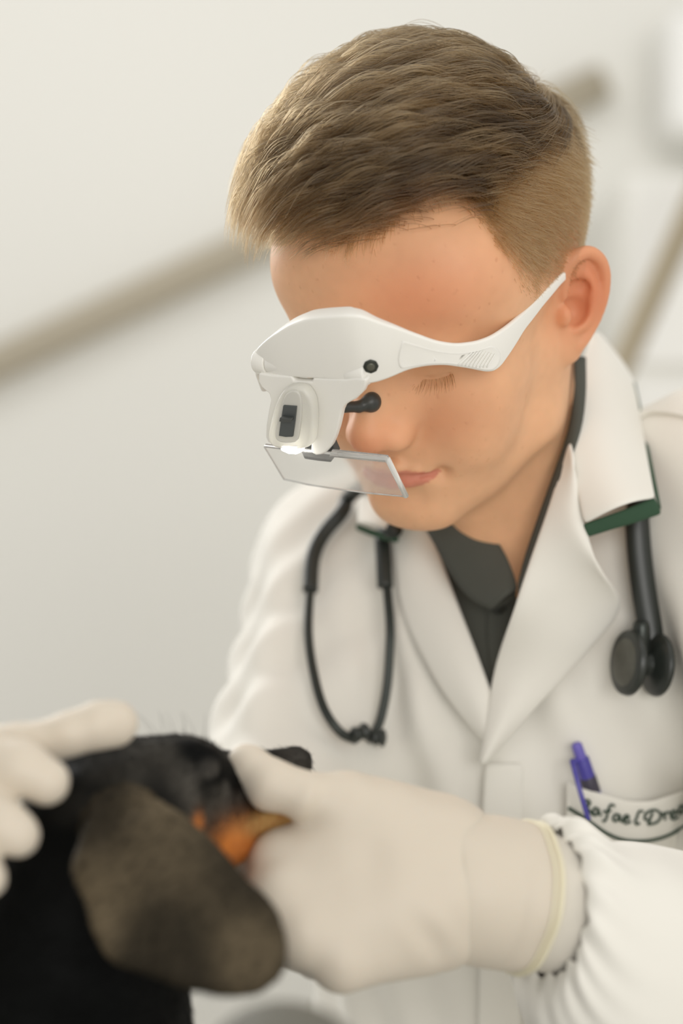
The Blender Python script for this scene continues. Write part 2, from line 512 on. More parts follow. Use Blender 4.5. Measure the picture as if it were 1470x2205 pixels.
# scalp under the hair
th_h = np.degrees(np.arctan2(np.abs(hV[:, 0]), hV[:, 1]))
def hairline(th): return np.interp(th, [0, 13, 25, 42, 50, 53, 57, 67, 80, 92, 110, 130, 180], [.0875, .094, .103, .103, .094, .079, .058, .031, .020, .013, .016, -.020, -.050])
onscalp = (np.abs(hV[:, 0]) < 0.0835)
hm = smoothstep(-0.008, 0.018, hV[:, 2] - hairline(th_h) + 0.010 * (vnoise(hV, 150) - 0.5) + 0.008 * (vnoise(hV, 60) - 0.5)) * onscalp
hm2 = smoothstep(-0.006, 0.034, hV[:, 2] - hairline(th_h) + 0.010 * (vnoise(hV, 150) - 0.5) + 0.010 * (vnoise(hV, 60) - 0.5)) * onscalp
hw_ = hm2 * np.interp(hV[:, 2], [0.0, 0.03, 0.075, 0.10], [0.35, 0.45, 0.72, 0.95])
skin = mixc(skin, srgb(128, 98, 62), hw_)
skin = mixc(skin, srgb(62, 47, 29), hm * smoothstep(0.086, 0.112, hV[:, 2]))
M_skin = mat('skin', (0.7, 0.4, 0.3), 0.52, attr=True, bump=(900, 0.10, 0.0006), Subsurface_Weight=0.30, Subsurface_Radius=(0.012, 0.0045, 0.0025), Subsurface_Scale=0.5, Specular_IOR_Level=0.35)

# ================================================================== white magnifier worn on the face (own thing)
magnifier = thing('head_magnifier', 'white plastic head-worn magnifier with clear lens and small lamp over his eyes', 'magnifier', H2W((0.005, 0.11, 0.04)))
M_plastic = mat('white_plastic', srgb(238, 236, 229), 0.38, bump=(260, 0.04, 0.0004), Subsurface_Weight=0.15, Subsurface_Radius=(0.004, 0.004, 0.0035), Subsurface_Scale=0.6)
M_plastic_dk = mat('charcoal_plastic', srgb(70, 72, 70), 0.45)
M_black_rub = mat('black_rubber', srgb(52, 55, 52), 0.42, noise=(300, 0.1))

def ray_h(px, py):
    o = W2H(np.array([0, 0, CAMZ])); d = P(px, py, 1.0) - np.array([0, 0, CAMZ])
    return o, d @ HM
def on_plane(px, py, y0, slope=0.0, z0=0.0):
    """where the sight line meets the head-frame plane y = y0 + slope * (z - z0)"""
    o, v = ray_h(px, py)
    t = (y0 + slope * (o[2] - z0) - o[1]) / (v[1] - slope * v[2])
    return o + t * v
def cc(cx, cy): return 520 + cx / 3.675, 640 + cy / 3.675      # coordinates noted on an enlarged detail

X0 = 0.005
half = np.array([(0, .1415), (.018, .1412), (.031, .1395), (.039, .1355), (.047, .1295), (.058, .1190), (.068, .1065), (.076, .090), (.0815, .070), (.0835, .04), (.0830, .0), (.081, -.040)])
halfs = catmull(half, 10)
farh = halfs.copy(); farh[:, 0] -= np.interp(np.arange(len(halfs)), [40, 60, 80, 100, 120], [0, .008, .014, .010, .006])
plan = np.vstack([farh[::-1], (halfs * (-1, 1))[1:]]) + np.array([X0, 0])   # from his right ear to his left
seg = np.r_[0, np.cumsum(np.linalg.norm(np.diff(plan, axis=0), axis=1))]
pT = np.gradient(plan, axis=0); pT /= np.linalg.norm(pT, axis=1)[:, None]
pN = np.stack([pT[:, 1], -pT[:, 0]], 1)
if pN[len(pN) // 2, 1] < 0: pN = -pN
SM = seg[-1] / 2
def band_hit(px, py, off=0.0):
    o, v = ray_h(px, py)
    q = plan + pN * off
    best = None
    for i in range(len(q) - 1):
        a, b = q[i], q[i + 1]
        A = np.array([[v[0], a[0] - b[0]], [v[1], a[1] - b[1]]])
        if abs(np.linalg.det(A)) < 1e-12: continue
        t, u = np.linalg.solve(A, a - o[:2])
        if -1e-6 <= u <= 1 + 1e-6 and t > 0 and (best is None or t < best[0]):
            best = (t, seg[i] + u * (seg[i + 1] - seg[i]))
    if best is None: return None
    return best[1], (o + best[0] * v)[2], o + best[0] * v
top_px = [cc(*c) for c in ((62, 520), (72, 470), (115, 400), (200, 330), (350, 240), (480, 195), (600, 178), (750, 165), (850, 160), (960, 155))] + \
         [(800, 690), (860, 708), (900, 722), (940, 736), (985, 742), (1030, 736), (1060, 725), (1095, 702), (1130, 672), (1170, 632), (1210, 592), (1240, 562), (1262, 541)]
bot_px = [cc(*c) for c in ((66, 560), (110, 606), (200, 622), (400, 632), (600, 642), (810, 654))] + \
         [(762, 822), (785, 826), (805, 825), (840, 814), (880, 797), (920, 789), (960, 787), (1010, 794), (1055, 803), (1075, 795), (1090, 775), (1130, 712), (1170, 660), (1210, 612), (1240, 583), (1266, 556)]
tp = np.array([band_hit(*p)[:2] for p in top_px if band_hit(*p)]); bt = np.array([band_hit(*p)[:2] for p in bot_px if band_hit(*p)])
tp = tp[np.argsort(tp[:, 0])]; bt = bt[np.argsort(bt[:, 0])]
def ztop(s):
    s = np.where(s < min(tp[0, 0], SM - .055), 2 * SM - s, s); return np.interp(s, tp[:, 0], tp[:, 1])
def zbot(s):
    s = np.where(s < min(bt[0, 0], SM - .055), 2 * SM - s, s); return np.interp(s, bt[:, 0], bt[:, 1])
ss = np.linspace(0.004, seg[-1] - 0.002, 260)
ker = np.ones(5) / 5
def sm(a): return np.convolve(np.pad(a, 2, mode='edge'), ker, 'valid')
farw = smoothstep(SM - .048, SM - .062, ss)
zt, zb = sm(ztop(ss)), sm(zbot(ss))
zt = zt * (1 - farw) + np.minimum(zt, 0.021) * farw; zb = zb * (1 - farw) + np.minimum(zb, 0.012) * farw
zb = np.minimum(zb, zt - 0.0035)
cx_ = np.stack([np.interp(ss, seg, plan[:, k]) for k in (0, 1)], 1)
nx_ = np.stack([np.interp(ss, seg, pN[:, k]) for k in (0, 1)], 1); nx_ /= np.linalg.norm(nx_, axis=1)[:, None]
th = np.interp(np.abs(ss - SM), [0, .03, .06, .09, .2], [.0120, .0105, .0045, .0034, .0030])
ringp = []
for i in range(len(ss)):
    h = zt[i] - zb[i]; r = min(0.0016, h * 0.3, th[i] * 0.4); t = th[i]
    cs = []
    for (ox, oz, a0) in ((0 - r, h - r, 0), (-(t - r), h - r, 90), (-(t - r), r, 180), (0 - r, r, 270)):
        for a in (0, 30, 60, 90):
            an = math.radians(a0 + a); cs.append((ox + r * math.cos(an), oz + r * math.sin(an)))
    cs = np.array(cs)
    # the front leans a little: its top stands further back than its foot
    lean = np.interp(abs(ss[i] - SM), [0, .03, .06], [0.10, 0.08, 0.0])
    off = cs[:, 0] - lean * (cs[:, 1] - 0.3 * h)
    ringp.append(np.c_[cx_[i, 0] + nx_[i, 0] * off, cx_[i, 1] + nx_[i, 1] * off, zb[i] + cs[:, 1]])
ringp = np.array(ringp)
nR = ringp.shape[1]
fF = [tuple(int(k) for k in f) for f in grid_faces(len(ss), nR, False, True)] + [tuple(range(nR)), tuple(range((len(ss) - 1) * nR, len(ss) * nR))[::-1]]
fr = mesh_obj('frame', H2W(ringp.reshape(-1, 3)), fF, M_plastic, magnifier); fix_normals(fr)

def hcyl(name, a, b, r, m, parent, seg=24, r2=None):
    a = np.asarray(a, float); b = np.asarray(b, float)
    n = 2; pts = np.linspace(a, b, n)
    o = tube(name, H2W(pts), [r, r2 or r], m, parent, seg)
    bv = o.modifiers.new('bevel', 'BEVEL'); bv.width = min(0.0006, r * .3); bv.segments = 2; bv.limit_method = 'ANGLE'
    return o
hl = on_plane(*cc(190, 560), 0.140); hr = on_plane(*cc(805, 590), 0.140)
zc = (hl[2] + hr[2]) / 2 - .0008
hcyl('hinge_barrel', (hl[0], 0.1350, zc), (hr[0], 0.1350, zc), 0.0062, M_plastic, magnifier)
hcyl('hinge_knuckle', (hl[0] + 0.0085, 0.1350, zc), (hl[0] + 0.0004, 0.1350, zc), 0.0068, M_plastic, magnifier)
hcyl('hinge_knuckle', (hr[0] - 0.0004, 0.1350, zc), (hr[0] - 0.0125, 0.1350, zc), 0.0068, M_plastic, magnifier)

def flat_part(name, crop, y0, depth, m, parent, slope=0.0, z0=0.0, n=0, bevel=0.0008, raw=False):
    q = np.array([c if raw else cc(*c) for c in crop], float)
    if n: q = catmull(np.vstack([q, q[:1]]), n)[:-1]
    f = np.array([on_plane(a, b, y0, slope, z0) for a, b in q])
    nrm = np.array([0, 1, -slope]); nrm /= np.linalg.norm(nrm)
    return extrude_poly(name, H2W(f), H2W(f - nrm * depth), m, parent, bevel)

# bracket that hangs from the hinge and carries the lens
HS = dict(slope=-0.10, z0=zc)
holder_pts = [(132, 600), (250, 618), (395, 628), (412, 662), (480, 668), (553, 668), (562, 640), (700, 645), (812, 652), (900, 640), (985, 650), (978, 700), (955, 755), (900, 808), (840, 840), (806, 866), (786, 910), (772, 980), (758, 1040), (736, 1110), (706, 1180), (668, 1228), (630, 1250), (590, 1254), (556, 1240), (545, 1215), (548, 1120), (470, 1100), (330, 1100), (215, 1165), (186, 1110), (190, 1010), (208, 900), (226, 810), (214, 765), (156, 715), (130, 665)]
flat_part('rim_tab', [(582, 126), (684, 129), (690, 155), (576, 152)], 0.1312, 0.003, M_plastic, magnifier, bevel=0.0004)
lens_holder = flat_part('lens_holder', holder_pts, 0.1425, 0.0055, M_plastic, magnifier, bevel=0.0014, **HS)
# translucent lamp capsule with its switch
M_lampshell = mat('lamp_shell', srgb(240, 238, 230), 0.3, Transmission_Weight=0.35, IOR=1.4, Subsurface_Weight=0.4, Subsurface_Radius=(0.006, 0.006, 0.005))
lamp = flat_part('lamp', [(395, 712), (330, 738), (280, 810), (240, 920), (212, 1040), (206, 1120), (232, 1178), (300, 1205), (400, 1212), (490, 1205), (545, 1165), (560, 1060), (562, 920), (545, 820), (500, 745), (450, 718)], 0.1505, 0.008, M_lampshell, magnifier, n=3, bevel=0.0022, **HS)
flat_part('lamp_face', [(400, 742), (350, 770), (315, 850), (285, 960), (265, 1070), (270, 1120), (310, 1150), (390, 1155), (440, 1130), (458, 1040), (470, 900), (465, 800), (440, 752)], 0.1519, 0.002, M_lampshell, lamp, n=2, bevel=0.0007, **HS)
sw = flat_part('switch_plate', [(328, 858), (432, 866), (420, 980), (402, 1106), (348, 1108), (293, 1098), (308, 980)], 0.1530, 0.0014, mat('grey_switch', srgb(74, 78, 78), 0.4), lamp, bevel=0.0003, **HS)
flat_part('switch_slider', [(300, 955), (392, 965), (384, 992), (294, 986)], 0.1560, 0.003, M_plastic_dk, lamp, bevel=0.0004, **HS)
M_led = bpy.data.materials.new('led_light'); M_led.use_nodes = True
_b = M_led.node_tree.nodes['Principled BSDF']; _b.inputs['Emission Color'].default_value = (1, .98, .94, 1); _b.inputs['Emission Strength'].default_value = 9.0
flat_part('led', [(305, 1188), (470, 1198), (470, 1228), (430, 1246), (370, 1242), (310, 1215)], 0.1490, 0.0045, M_led, lamp, bevel=0.0008, **HS)
# clear acrylic lens plate and the dark clip that holds it
M_clear = bpy.data.materials.new('clear_acrylic'); M_clear.use_nodes = True
_b = M_clear.node_tree.nodes['Principled BSDF']
for k_, v_ in (('Transmission Weight', 0.86), ('IOR', 1.40), ('Roughness', 0.10)): _b.inputs[k_].default_value = v_
_b.inputs['Base Color'].default_value = (0.985, 0.985, 0.975, 1)
LS = dict(slope=0.31, z0=-0.0098)
lens = flat_part('lens', [(172, 1186), (470, 1222), (760, 1256), (1145, 1290), (1292, 1585), (1040, 1562), (770, 1528), (520, 1490), (330, 1446)], 0.1455, 0.0028, M_clear, magnifier, bevel=0.0003, **LS)
M_edge = mat('polished_edge', srgb(244, 244, 240), 0.15, Transmission_Weight=0.3, IOR=1.3)
le = [on_plane(*cc(*c), 0.1458, **LS) for c in ((172, 1186), (470, 1222), (760, 1256), (1145, 1290), (1292, 1585), (1040, 1562), (770, 1528), (520, 1490), (330, 1446), (172, 1186))]
for q0, q1, rr in zip(le[:-1], le[1:], (.0004, .0007, .0010, .0016, .0005, .0004, .0004, .0003, .0004)):
    tube('lens_edge', H2W(np.array([q0, q1]) - np.array([0, .0014, 0])), rr, M_edge, lens, 8)
flat_part('lens_rim', [(700, 1236), (1140, 1284), (1152, 1312), (690, 1264)], 0.1462, 0.0034, M_clear, magnifier, bevel=0.0004, **LS)
flat_part('lens_clip', [(478, 1200), (506, 1266), (610, 1282), (712, 1292), (750, 1240), (714, 1160), (640, 1150), (540, 1160)], 0.1418, 0.0050, M_plastic_dk, magnifier, bevel=0.0006, slope=0.1, z0=-0.0098)
# nose pad on its short arm
NPd = Sculpt()
pa = on_plane(742, 876, 0.121); pb = on_plane(800, 866, 0.106); pm = on_plane(772, 876, 0.113)
NPd.add(rcone(pa, pm, 0.0034, 0.0030), 0.001); NPd.add(rcone(pm, pb, 0.0030, 0.0036), 0.002); NPd.add(ell(pb, (0.0052, 0.0058, 0.0058)), 0.003)
v_, q_ = NPd.mesh(0.0005)
mesh_obj('nose_pad', H2W(v_), q_, M_black_rub, magnifier)

def on_band(px, py, off=0.0):
    s, z, p = band_hit(px, py, off); return p, s
# hinge screw
ps, s_ = on_band(798, 789, 0.0)
nn = np.array([np.interp(s_, seg, pN[:, 0]), np.interp(s_, seg, pN[:, 1]), 0]); nn /= np.linalg.norm(nn)
scr = hcyl('screw', ps - nn * 0.002, ps + nn * 0.0007, 0.0043, mat('dark_metal', srgb(62, 64, 58), 0.35, Metallic=0.6), magnifier, 8)
hcyl('screw_socket', ps - nn * 0.0005, ps + nn * 0.0011, 0.0027, mat('olive_metal', srgb(96, 96, 84), 0.4, Metallic=0.5), scr, 14, 0.0022)
# raised grip panel on the left arm with moulded ridges
pan = catmull([(866, 733), (900, 744), (940, 755), (985, 760), (1030, 754), (1058, 745), (1074, 756), (1076, 776), (1064, 794), (1045, 797), (1010, 790), (960, 782), (915, 784), (880, 790), (862, 792), (857, 770)] + [(866, 733)], 3)[:-1]
pf = []; pb_ = []
for a, b in pan:
    p, s = on_band(a, b, 0.0)
    n2 = np.array([np.interp(s, seg, pN[:, 0]), np.interp(s, seg, pN[:, 1]), 0]); n2 /= np.linalg.norm(n2)
    pf.append((p, n2))
ctr = np.mean([p for p, n in pf], 0)
def panel_ring(scale_px, off):
    cpx = pan.mean(0); out = []
    for a, b in pan:
        q = cpx + (np.array((a, b)) - cpx) * np.array(scale_px)
        p, s = on_band(q[0], q[1], 0.0)
        n2 = np.array([np.interp(s, seg, pN[:, 0]), np.interp(s, seg, pN[:, 1]), 0]); n2 /= np.linalg.norm(n2)
        out.append(p + n2 * off)
    return np.array(out)
rings = [panel_ring((1.0, 1.0), -0.001), panel_ring((1.0, 1.0), 0.0002), panel_ring((.985, .95), 0.0006), panel_ring((.96, .86), 0.0004), panel_ring((.7, .6), 0.0004), panel_ring((.35, .3), 0.0004)]
nP = len(pan)
V_ = np.vstack(rings); Fq = [tuple(int(k) for k in f) for f in grid_faces(len(rings), nP, False, True)] + [tuple(range(5 * nP, 6 * nP))]
gp = mesh_obj('grip_panel', H2W(V_), Fq, M_plastic, magnifier); fix_normals(gp)
for i in range(9):
    t = i / 8
    a = np.array((986 + 62 * t, 786 + 8 * t - 10 * max(0, t - .7))); b = np.array((1016 + 50 * t, 759 - 6 * t + 18 * max(0, t - .5)))
    pts = []
    for u in np.linspace(0, 1, 6):
        q = a + (b - a) * u; p, s = on_band(q[0], q[1], 0.0008); pts.append(p)
    tube('grip_ridge', H2W(np.array(pts)), 0.00042, M_plastic, gp, 6)

# ================================================================== hair of the person
SK = Sculpt()
SK.add(ell((0, -0.013, 0.052), (0.0785, 0.103, 0.088)), 0.01)
SK.add(ell((0, 0.040, 0.046), (0.0745, 0.052, 0.060)), 0.03)
sym(SK, ball, (0.041, 0.050, 0.056), 0.0305, k=0.02)
def sk_grad(p):
    e = 5e-4; g = np.stack([SK.eval(p + np.eye(3)[k] * e) - SK.eval(p - np.eye(3)[k] * e) for k in range(3)], 1)
    return g / (np.linalg.norm(g, axis=1)[:, None] + 1e-9)
tri = np.vstack([hQ[:, [0, 1, 2]], hQ[:, [0, 2, 3]]])
ta = 0.5 * np.linalg.norm(np.cross(hV[tri[:, 1]] - hV[tri[:, 0]], hV[tri[:, 2]] - hV[tri[:, 0]]), axis=1)
def roots(n, weight):
    p = ta * weight[tri].mean(1); p = p / p.sum()
    t = tri[RNG.choice(len(tri), n, p=p)]
    a, b = RNG.random(n), RNG.random(n); m = a + b > 1; a[m] = 1 - a[m]; b[m] = 1 - b[m]
    return hV[t[:, 0]] * (1 - a - b)[:, None] + hV[t[:, 1]] * a[:, None] + hV[t[:, 2]] * b[:, None]
WH = np.array((-0.030, -0.072, 0.105))                       # whorl at the crown
def flow(p):
    """combing direction over the scalp"""
    f = np.tile(np.array((0.74, 0.62, 0.0)), (len(p), 1))
    rad = p - WH; rd = np.linalg.norm(rad, axis=1)[:, None]
    wr = np.exp(-(rd / 0.055) ** 2)
    return f * (1 - wr) + rad / (rd + 1e-6) * wr * 1.2
toplen = smoothstep(0.084, 0.108, hV[:, 2])
# long combed top
NT = 18000
r0 = roots(NT, hm * toplen)
# clumps: strands follow the offsets of a nearby guide lock
ng = 1700
guide = r0[RNG.choice(NT, ng)]
gi = np.argmin(((r0[:, None, :2] - guide[None, :, :2]) ** 2).sum(2), 1)
gj = RNG.normal(0, 1, (ng, 3))
hmax = np.interp(r0[:, 1] + 0.5 * r0[:, 0], [-.10, -.075, -.045, 0, .05, .10], [.016, .024, .0350, .040, .043, .045]) * np.interp(r0[:, 2], [.084, .100, .120], [0.22, 0.58, 1.0])
u = RNG.random(NT) ** 0.5 * 0.82 + 0.18
glay = RNG.random(ng)
u = np.clip(u * 0.84 + 0.16 * glay[gi], 0.1, 1.0)
L_ = np.interp(r0[:, 1], [-.10, -.06, 0, .09], [0.052, 0.074, 0.070, 0.052]) * (0.75 + 0.4 * RNG.random(NT)) * np.interp(r0[:, 2], [.084, .108], [0.30, 1.0])
KS = 13
S = np.zeros((NT, KS, 3)); S[:, 0] = r0
p = r0.copy()
jit = gj[gi] * 0.07 + RNG.normal(0, 0.055, (NT, 3))
curl = gj[gi][:, 0] * 0.10
for k in range(1, KS):
    t = k / (KS - 1)
    n = sk_grad(p)
    f = flow(p) + jit * (0.5 + t)
    f[:, 2] += 0.0
    f = f - n * (f * n).sum(1)[:, None]
    f /= np.linalg.norm(f, axis=1)[:, None] + 1e-9
    side = np.cross(n, f)
    f = f + side * (curl * (t - 0.4))[:, None]
    rise = np.sin(min(1, t * 1.45) * math.pi / 2) * (1 - 0.12 * max(0, t - 0.6) / 0.4)
    # steep start, then laid over
    adv = 0.35 + 0.65 * smoothstep(0.0, 0.5, np.array(t))
    p = p + f * (L_ / (KS - 1) * adv)[:, None]
    n = sk_grad(p); d = SK.eval(p)
    p = p + n * (hmax * u * rise - d + 0.0005)[:, None]
    S[:, k] = p
# locks: strands draw together towards a leading strand
g0 = np.array([np.argmin(((r0 - guide[j]) ** 2).sum(1)) for j in range(ng)])
gp_ = S[g0][gi]
co = np.linspace(0, 1, KS)[None, :, None]
cw = 0.66 * smoothstep(0.08, 0.60, co) * (0.55 + 0.45 * RNG.random((NT, 1, 1)))
S = S * (1 - cw) + (gp_ + (S[:, :1] - gp_[:, :1]) * 0.35) * cw
keep = (hmax * u > 0.0050) | (L_ < 0.022)
S = S[keep]; gi = gi[keep]
rt = np.interp(np.linspace(0, 1, KS), [0, .15, .7, 1], [0.00012, 0.00014, 0.00012, 0.00003])[None]

def hair_mat(name, col, rough=0.32):
    m = bpy.data.materials.new(name); m.use_nodes = True
    nt = m.node_tree; nt.nodes.clear()
    h = nt.nodes.new('ShaderNodeBsdfHairPrincipled'); o = nt.nodes.new('ShaderNodeOutputMaterial')
    h.parametrization = 'COLOR'
    h.inputs['Color'].default_value = (*col, 1)
    h.inputs['Roughness'].default_value = rough; h.inputs['Radial Roughness'].default_value = 0.45
    h.inputs['Random Roughness'].default_value = 0.2
    ci = nt.nodes.new('ShaderNodeHairInfo'); mr = nt.nodes.new('ShaderNodeMapRange')
    mr.inputs['To Min'].default_value = 0.6; mr.inputs['To Max'].default_value = 1.4
    la = nt.nodes.new('ShaderNodeAttribute'); la.attribute_name = 'lock'; mr2 = nt.nodes.new('ShaderNodeMapRange'); mr2.inputs['To Min'].default_value = 0.45; mr2.inputs['To Max'].default_value = 2.4
    mm_ = nt.nodes.new('ShaderNodeMath'); mm_.operation = 'MULTIPLY'
    mx = nt.nodes.new('ShaderNodeMix'); mx.data_type = 'RGBA'; mx.blend_type = 'MULTIPLY'; mx.inputs[0].default_value = 1; mx.inputs[6].default_value = (*col, 1)
    nt.links.new(ci.outputs['Random'], mr.inputs['Value']); nt.links.new(la.outputs['Fac'], mr2.inputs['Value']); nt.links.new(mr.outputs['Result'], mm_.inputs[0]); nt.links.new(mr2.outputs['Result'], mm_.inputs[1]); nt.links.new(mm_.outputs[0], mx.inputs[7]); nt.links.new(mx.outputs[2], h.inputs['Color'])
    nt.links.new(h.outputs[0], o.inputs['Surface'])
    return m
M_hair = hair_mat('ash_brown_hair', srgb(64, 48, 28))
M_hair_s = hair_mat('short_fair_hair', srgb(98, 74, 44))
# short tapered sides and back
NS = 34000
sw_ = hm2 * (1 - toplen * 0.85)
r1 = roots(NS, sw_)
nsd = sk_grad(r1)
fs = np.tile(np.array((0, -0.55, -0.85)), (NS, 1))
tmp = smoothstep(0.02, 0.06, r1[:, 1])[:, None]
fs = fs * (1 - tmp) + np.array((0, 0.15, -1.0)) * tmp
rad = r1 - WH; rd = np.linalg.norm(rad, axis=1)[:, None]; wr = np.exp(-(rd / 0.05) ** 2)
fs = fs * (1 - wr) + rad / rd * wr
fs = fs - nsd * (fs * nsd).sum(1)[:, None]; fs /= np.linalg.norm(fs, axis=1)[:, None] + 1e-9
Ls = np.interp(r1[:, 2], [0.0, 0.03, 0.06, 0.09, 0.11], [0.0024, 0.0040, 0.0090, 0.0170, 0.0220]) * (0.7 + 0.6 * RNG.random(NS))
Ls *= smoothstep(-0.004, 0.012, r1[:, 2] - hairline(np.degrees(np.arctan2(np.abs(r1[:, 0]), r1[:, 1])))) * .7 + .3
jj = RNG.normal(0, 0.22, (NS, 3))
S1 = np.stack([r1 + (fs * (0.80 * t) + nsd * (0.55 * t - 0.22 * t * t) + jj * t * .6) * Ls[:, None] for t in (0, .35, .7, 1.0)], 1)
rs = np.array([0.00010, 0.00010, 0.00008, 0.00003])[None]
# lowered lashes of the eye that shows (and its twin)
lash = []
for s in (-1, 1):
    for i in range(70):
        t = 0.25 + 2.6 * (i + RNG.random()) / 70
        a = np.array((s * (0.030 - 0.0155 * math.cos(t)), 0.0845 - 0.006 * abs(math.cos(t)) ** 2, 0.0102 - 0.0035 * math.sin(t)))
        d = np.array((s * (-0.55 * math.cos(t) + .1) , 0.62, -0.75)) + RNG.normal(0, 0.10, 3); d /= np.linalg.norm(d)
        l = 0.0100 * (0.6 + 0.5 * RNG.random())
        lash.append([a + d * l * q + np.array((0, 0.25, 0.22)) * l * q * q for q in (0, .33, .66, 1)])
lash = np.array(lash)

# ================================================================== the person: root, body, hair
person = thing('person', 'person in white lab coat leaning over the dog, wearing gloves and a magnifier', 'person', (0.12, 1.42, 0))
body = mesh_obj('body', H2W(hV), hQ, M_skin, person, skin)
for nm, st, rr, mm in (('hair', S, rt, M_hair), ('side_hair', S1, rs, M_hair_s), ('eyelashes', lash, np.array([0.00009, 0.00009, 0.00007, 0.00003])[None], M_hair)):
    lk = (RNG.random(ng) ** 1.5)[gi] if nm == 'hair' else np.full(len(st), 0.35)
    hh = hair_obj(nm, H2W(st), rr, mm, person, lk); hh['kind'] = 'stuff'

# ================================================================== clothes
M_coat = mat('white_coat_cloth', srgb(233, 230, 221), 0.8, bump=(1400, 0.12, 0.0004), noise=(25, 0.02), Sheen_Weight=0.2)
M_shirt = mat('charcoal_polo_knit', srgb(76, 77, 70), 0.9, bump=(1500, 0.25, 0.0005), noise=(40, 0.06))
M_green = mat('dark_green_cloth', srgb(44, 74, 52), 0.8, bump=(1400, 0.15, 0.0004))
M_green_th = mat('green_thread', srgb(36, 62, 44), 0.7)

TS = Sculpt()
SRp, SLp = P(745, 1225, 1.42), P(1600, 1035, 1.275)
ELr = P(575, 1800, 1.28); WRr = P(-330, 1790, 0.985)
ELl = P(1830, 2290, 1.12)
TS.add(rcone(P(1140, 1120, 1.365), SRp, 0.050, 0.056), 0.03)
TS.add(rcone(P(1140, 1120, 1.355), SLp, 0.052, 0.060), 0.04)
sx = SLp - SRp; sx /= np.linalg.norm(sx)
fw = np.cross(sx, (0, 0, 1)); fw /= np.linalg.norm(fw); fw = fw if fw[1] < 0 else -fw
CR = np.stack([sx, -fw, np.cross(sx, -fw)], 1)
TS.add(ell(P(1130, 1560, 1.375), (0.165, 0.118, 0.19), CR), 0.06)
TS.add(ell(P(1150, 1400, 1.37), (0.15, 0.10, 0.13), CR), 0.05)
TS.add(rcone(P(1120, 1800, 1.40), P(1090, 2600, 1.46), 0.135, 0.15), 0.06)
TS.add(rcone(P(1090, 2600, 1.46), np.array((0.10, 1.52, 0.72)), 0.150, 0.19), 0.06)
TS.add(rcone(SRp, ELr, 0.058, 0.051), 0.035)
TS.add(rcone(SLp, ELl, 0.062, 0.056), 0.035)
TS.add(rcone(ELr, WRr, 0.049, 0.034), 0.015)
tV, tQ = TS.mesh(0.0055)
tV = smooth_mesh(tV, tQ, 3)
tN = vnormals(tV, tQ)
# cloth folds: shallow drapes that hang from shoulders and pull at the armpits
def folds(p):
    a = (p - SRp) @ sx; z = p[:, 2]
    w1 = np.sin(a * 130 + (z - 1.3) * 22 + 3 * vnoise(p, 9)) * smoothstep(1.46, 1.34, z)
    armr = np.exp(-((p - (SRp + ELr) / 2) ** 2).sum(1) / 0.016)
    dr = (ELr - SRp) / np.linalg.norm(ELr - SRp)
    w2 = np.sin(((p - SRp) @ dr) * 120 + a * 90 + 2 * vnoise(p, 14)) * armr
    return 0.0030 * w1 * vnoise(p, 5) * 1.6 + 0.0036 * w2 + 0.004 * (vnoise(p, 16) - .5) + 0.003 * (vnoise(p, 34) - .5)
tV = tV + tN * folds(tV)[:, None]
coat = mesh_obj('lab_coat', tV, tQ, M_coat, person)

def hit(pix, off=0.0, S_=None, t0=0.75):
    """follow the sight lines of pixels to the coat and step off its surface by off"""
    S_ = S_ or TS
    pix = np.atleast_2d(np.asarray(pix, float))[:, :2]
    o = np.array([0, 0, CAMZ]); d = np.stack([P(a, b, 1.0) for a, b in pix]) - o
    d /= np.linalg.norm(d, axis=1)[:, None]
    t = np.full(len(pix), t0)
    for _ in range(90): t = np.minimum(t + 0.8 * S_.eval(o + d * t[:, None]), 2.0)
    p = o + d * t[:, None]
    e = 1e-3
    n = np.stack([S_.eval(p + np.eye(3)[k] * e) - S_.eval(p - np.eye(3)[k] * e) for k in range(3)], 1)
    n /= np.linalg.norm(n, axis=1)[:, None] + 1e-9
    off = np.broadcast_to(np.asarray(off, float), (len(pix),))
    return p + n * off[:, None]

def strip(A, B, nu, nv, off=(0.003, 0.003), bulge=0.0, bul2=None):
    """grid of points between two traced edges; a 3-tuple carries its own distance, a pair lies on the coat"""
    def edge(E_, o):
        pts = np.array([P(*q) if len(q) == 3 else hit([q], o)[0] for q in E_])
        return lin(catmull(pts, 8), nu)
    a, b = edge(A, off[0]), edge(B, off[1])
    v = np.linspace(0, 1, nv)
    G = a[:, None] * (1 - v)[None, :, None] + b[:, None] * v[None, :, None]
    bz = np.array([0, -1, 0.25]); bz /= np.linalg.norm(bz)
    return G + (np.sin(np.pi * v) * bulge)[None, :, None] * bz

# polo shirt: front, collar wings, placket button
shirt = sheet('polo_shirt', strip([(905, 1105, 1.285), (925, 1160), (965, 1260), (1000, 1350), (1035, 1440), (1060, 1520)], [(1190, 1120, 1.29), (1175, 1180), (1160, 1260), (1140, 1350), (1115, 1440), (1085, 1520)], 26, 14, (0.004, 0.004), 0.004), M_shirt, person, 0.002)
sheet('shirt_collar', strip([(900, 1118, 1.258), (930, 1160, 1.250), (965, 1225, 1.246), (1010, 1285, 1.238), (1058, 1312, 1.226)], [(1015, 1090, 1.250), (1045, 1130, 1.240), (1085, 1190, 1.230), (1106, 1240, 1.222), (1112, 1268, 1.218)], 16, 8, bulge=0.006), M_shirt, shirt, 0.0022)
sheet('shirt_collar', strip([(1236, 770, 1.222), (1236, 850, 1.218), (1224, 930, 1.210), (1194, 1020, 1.204), (1162, 1110, 1.205), (1132, 1200, 1.210), (1118, 1258, 1.212)], [(1258, 770, 1.232), (1258, 850, 1.222), (1248, 930, 1.206), (1220, 1020, 1.196), (1196, 1110, 1.196), (1165, 1200, 1.200), (1118, 1300, 1.208)], 26, 6, bulge=0.002), M_shirt, shirt, 0.0022)
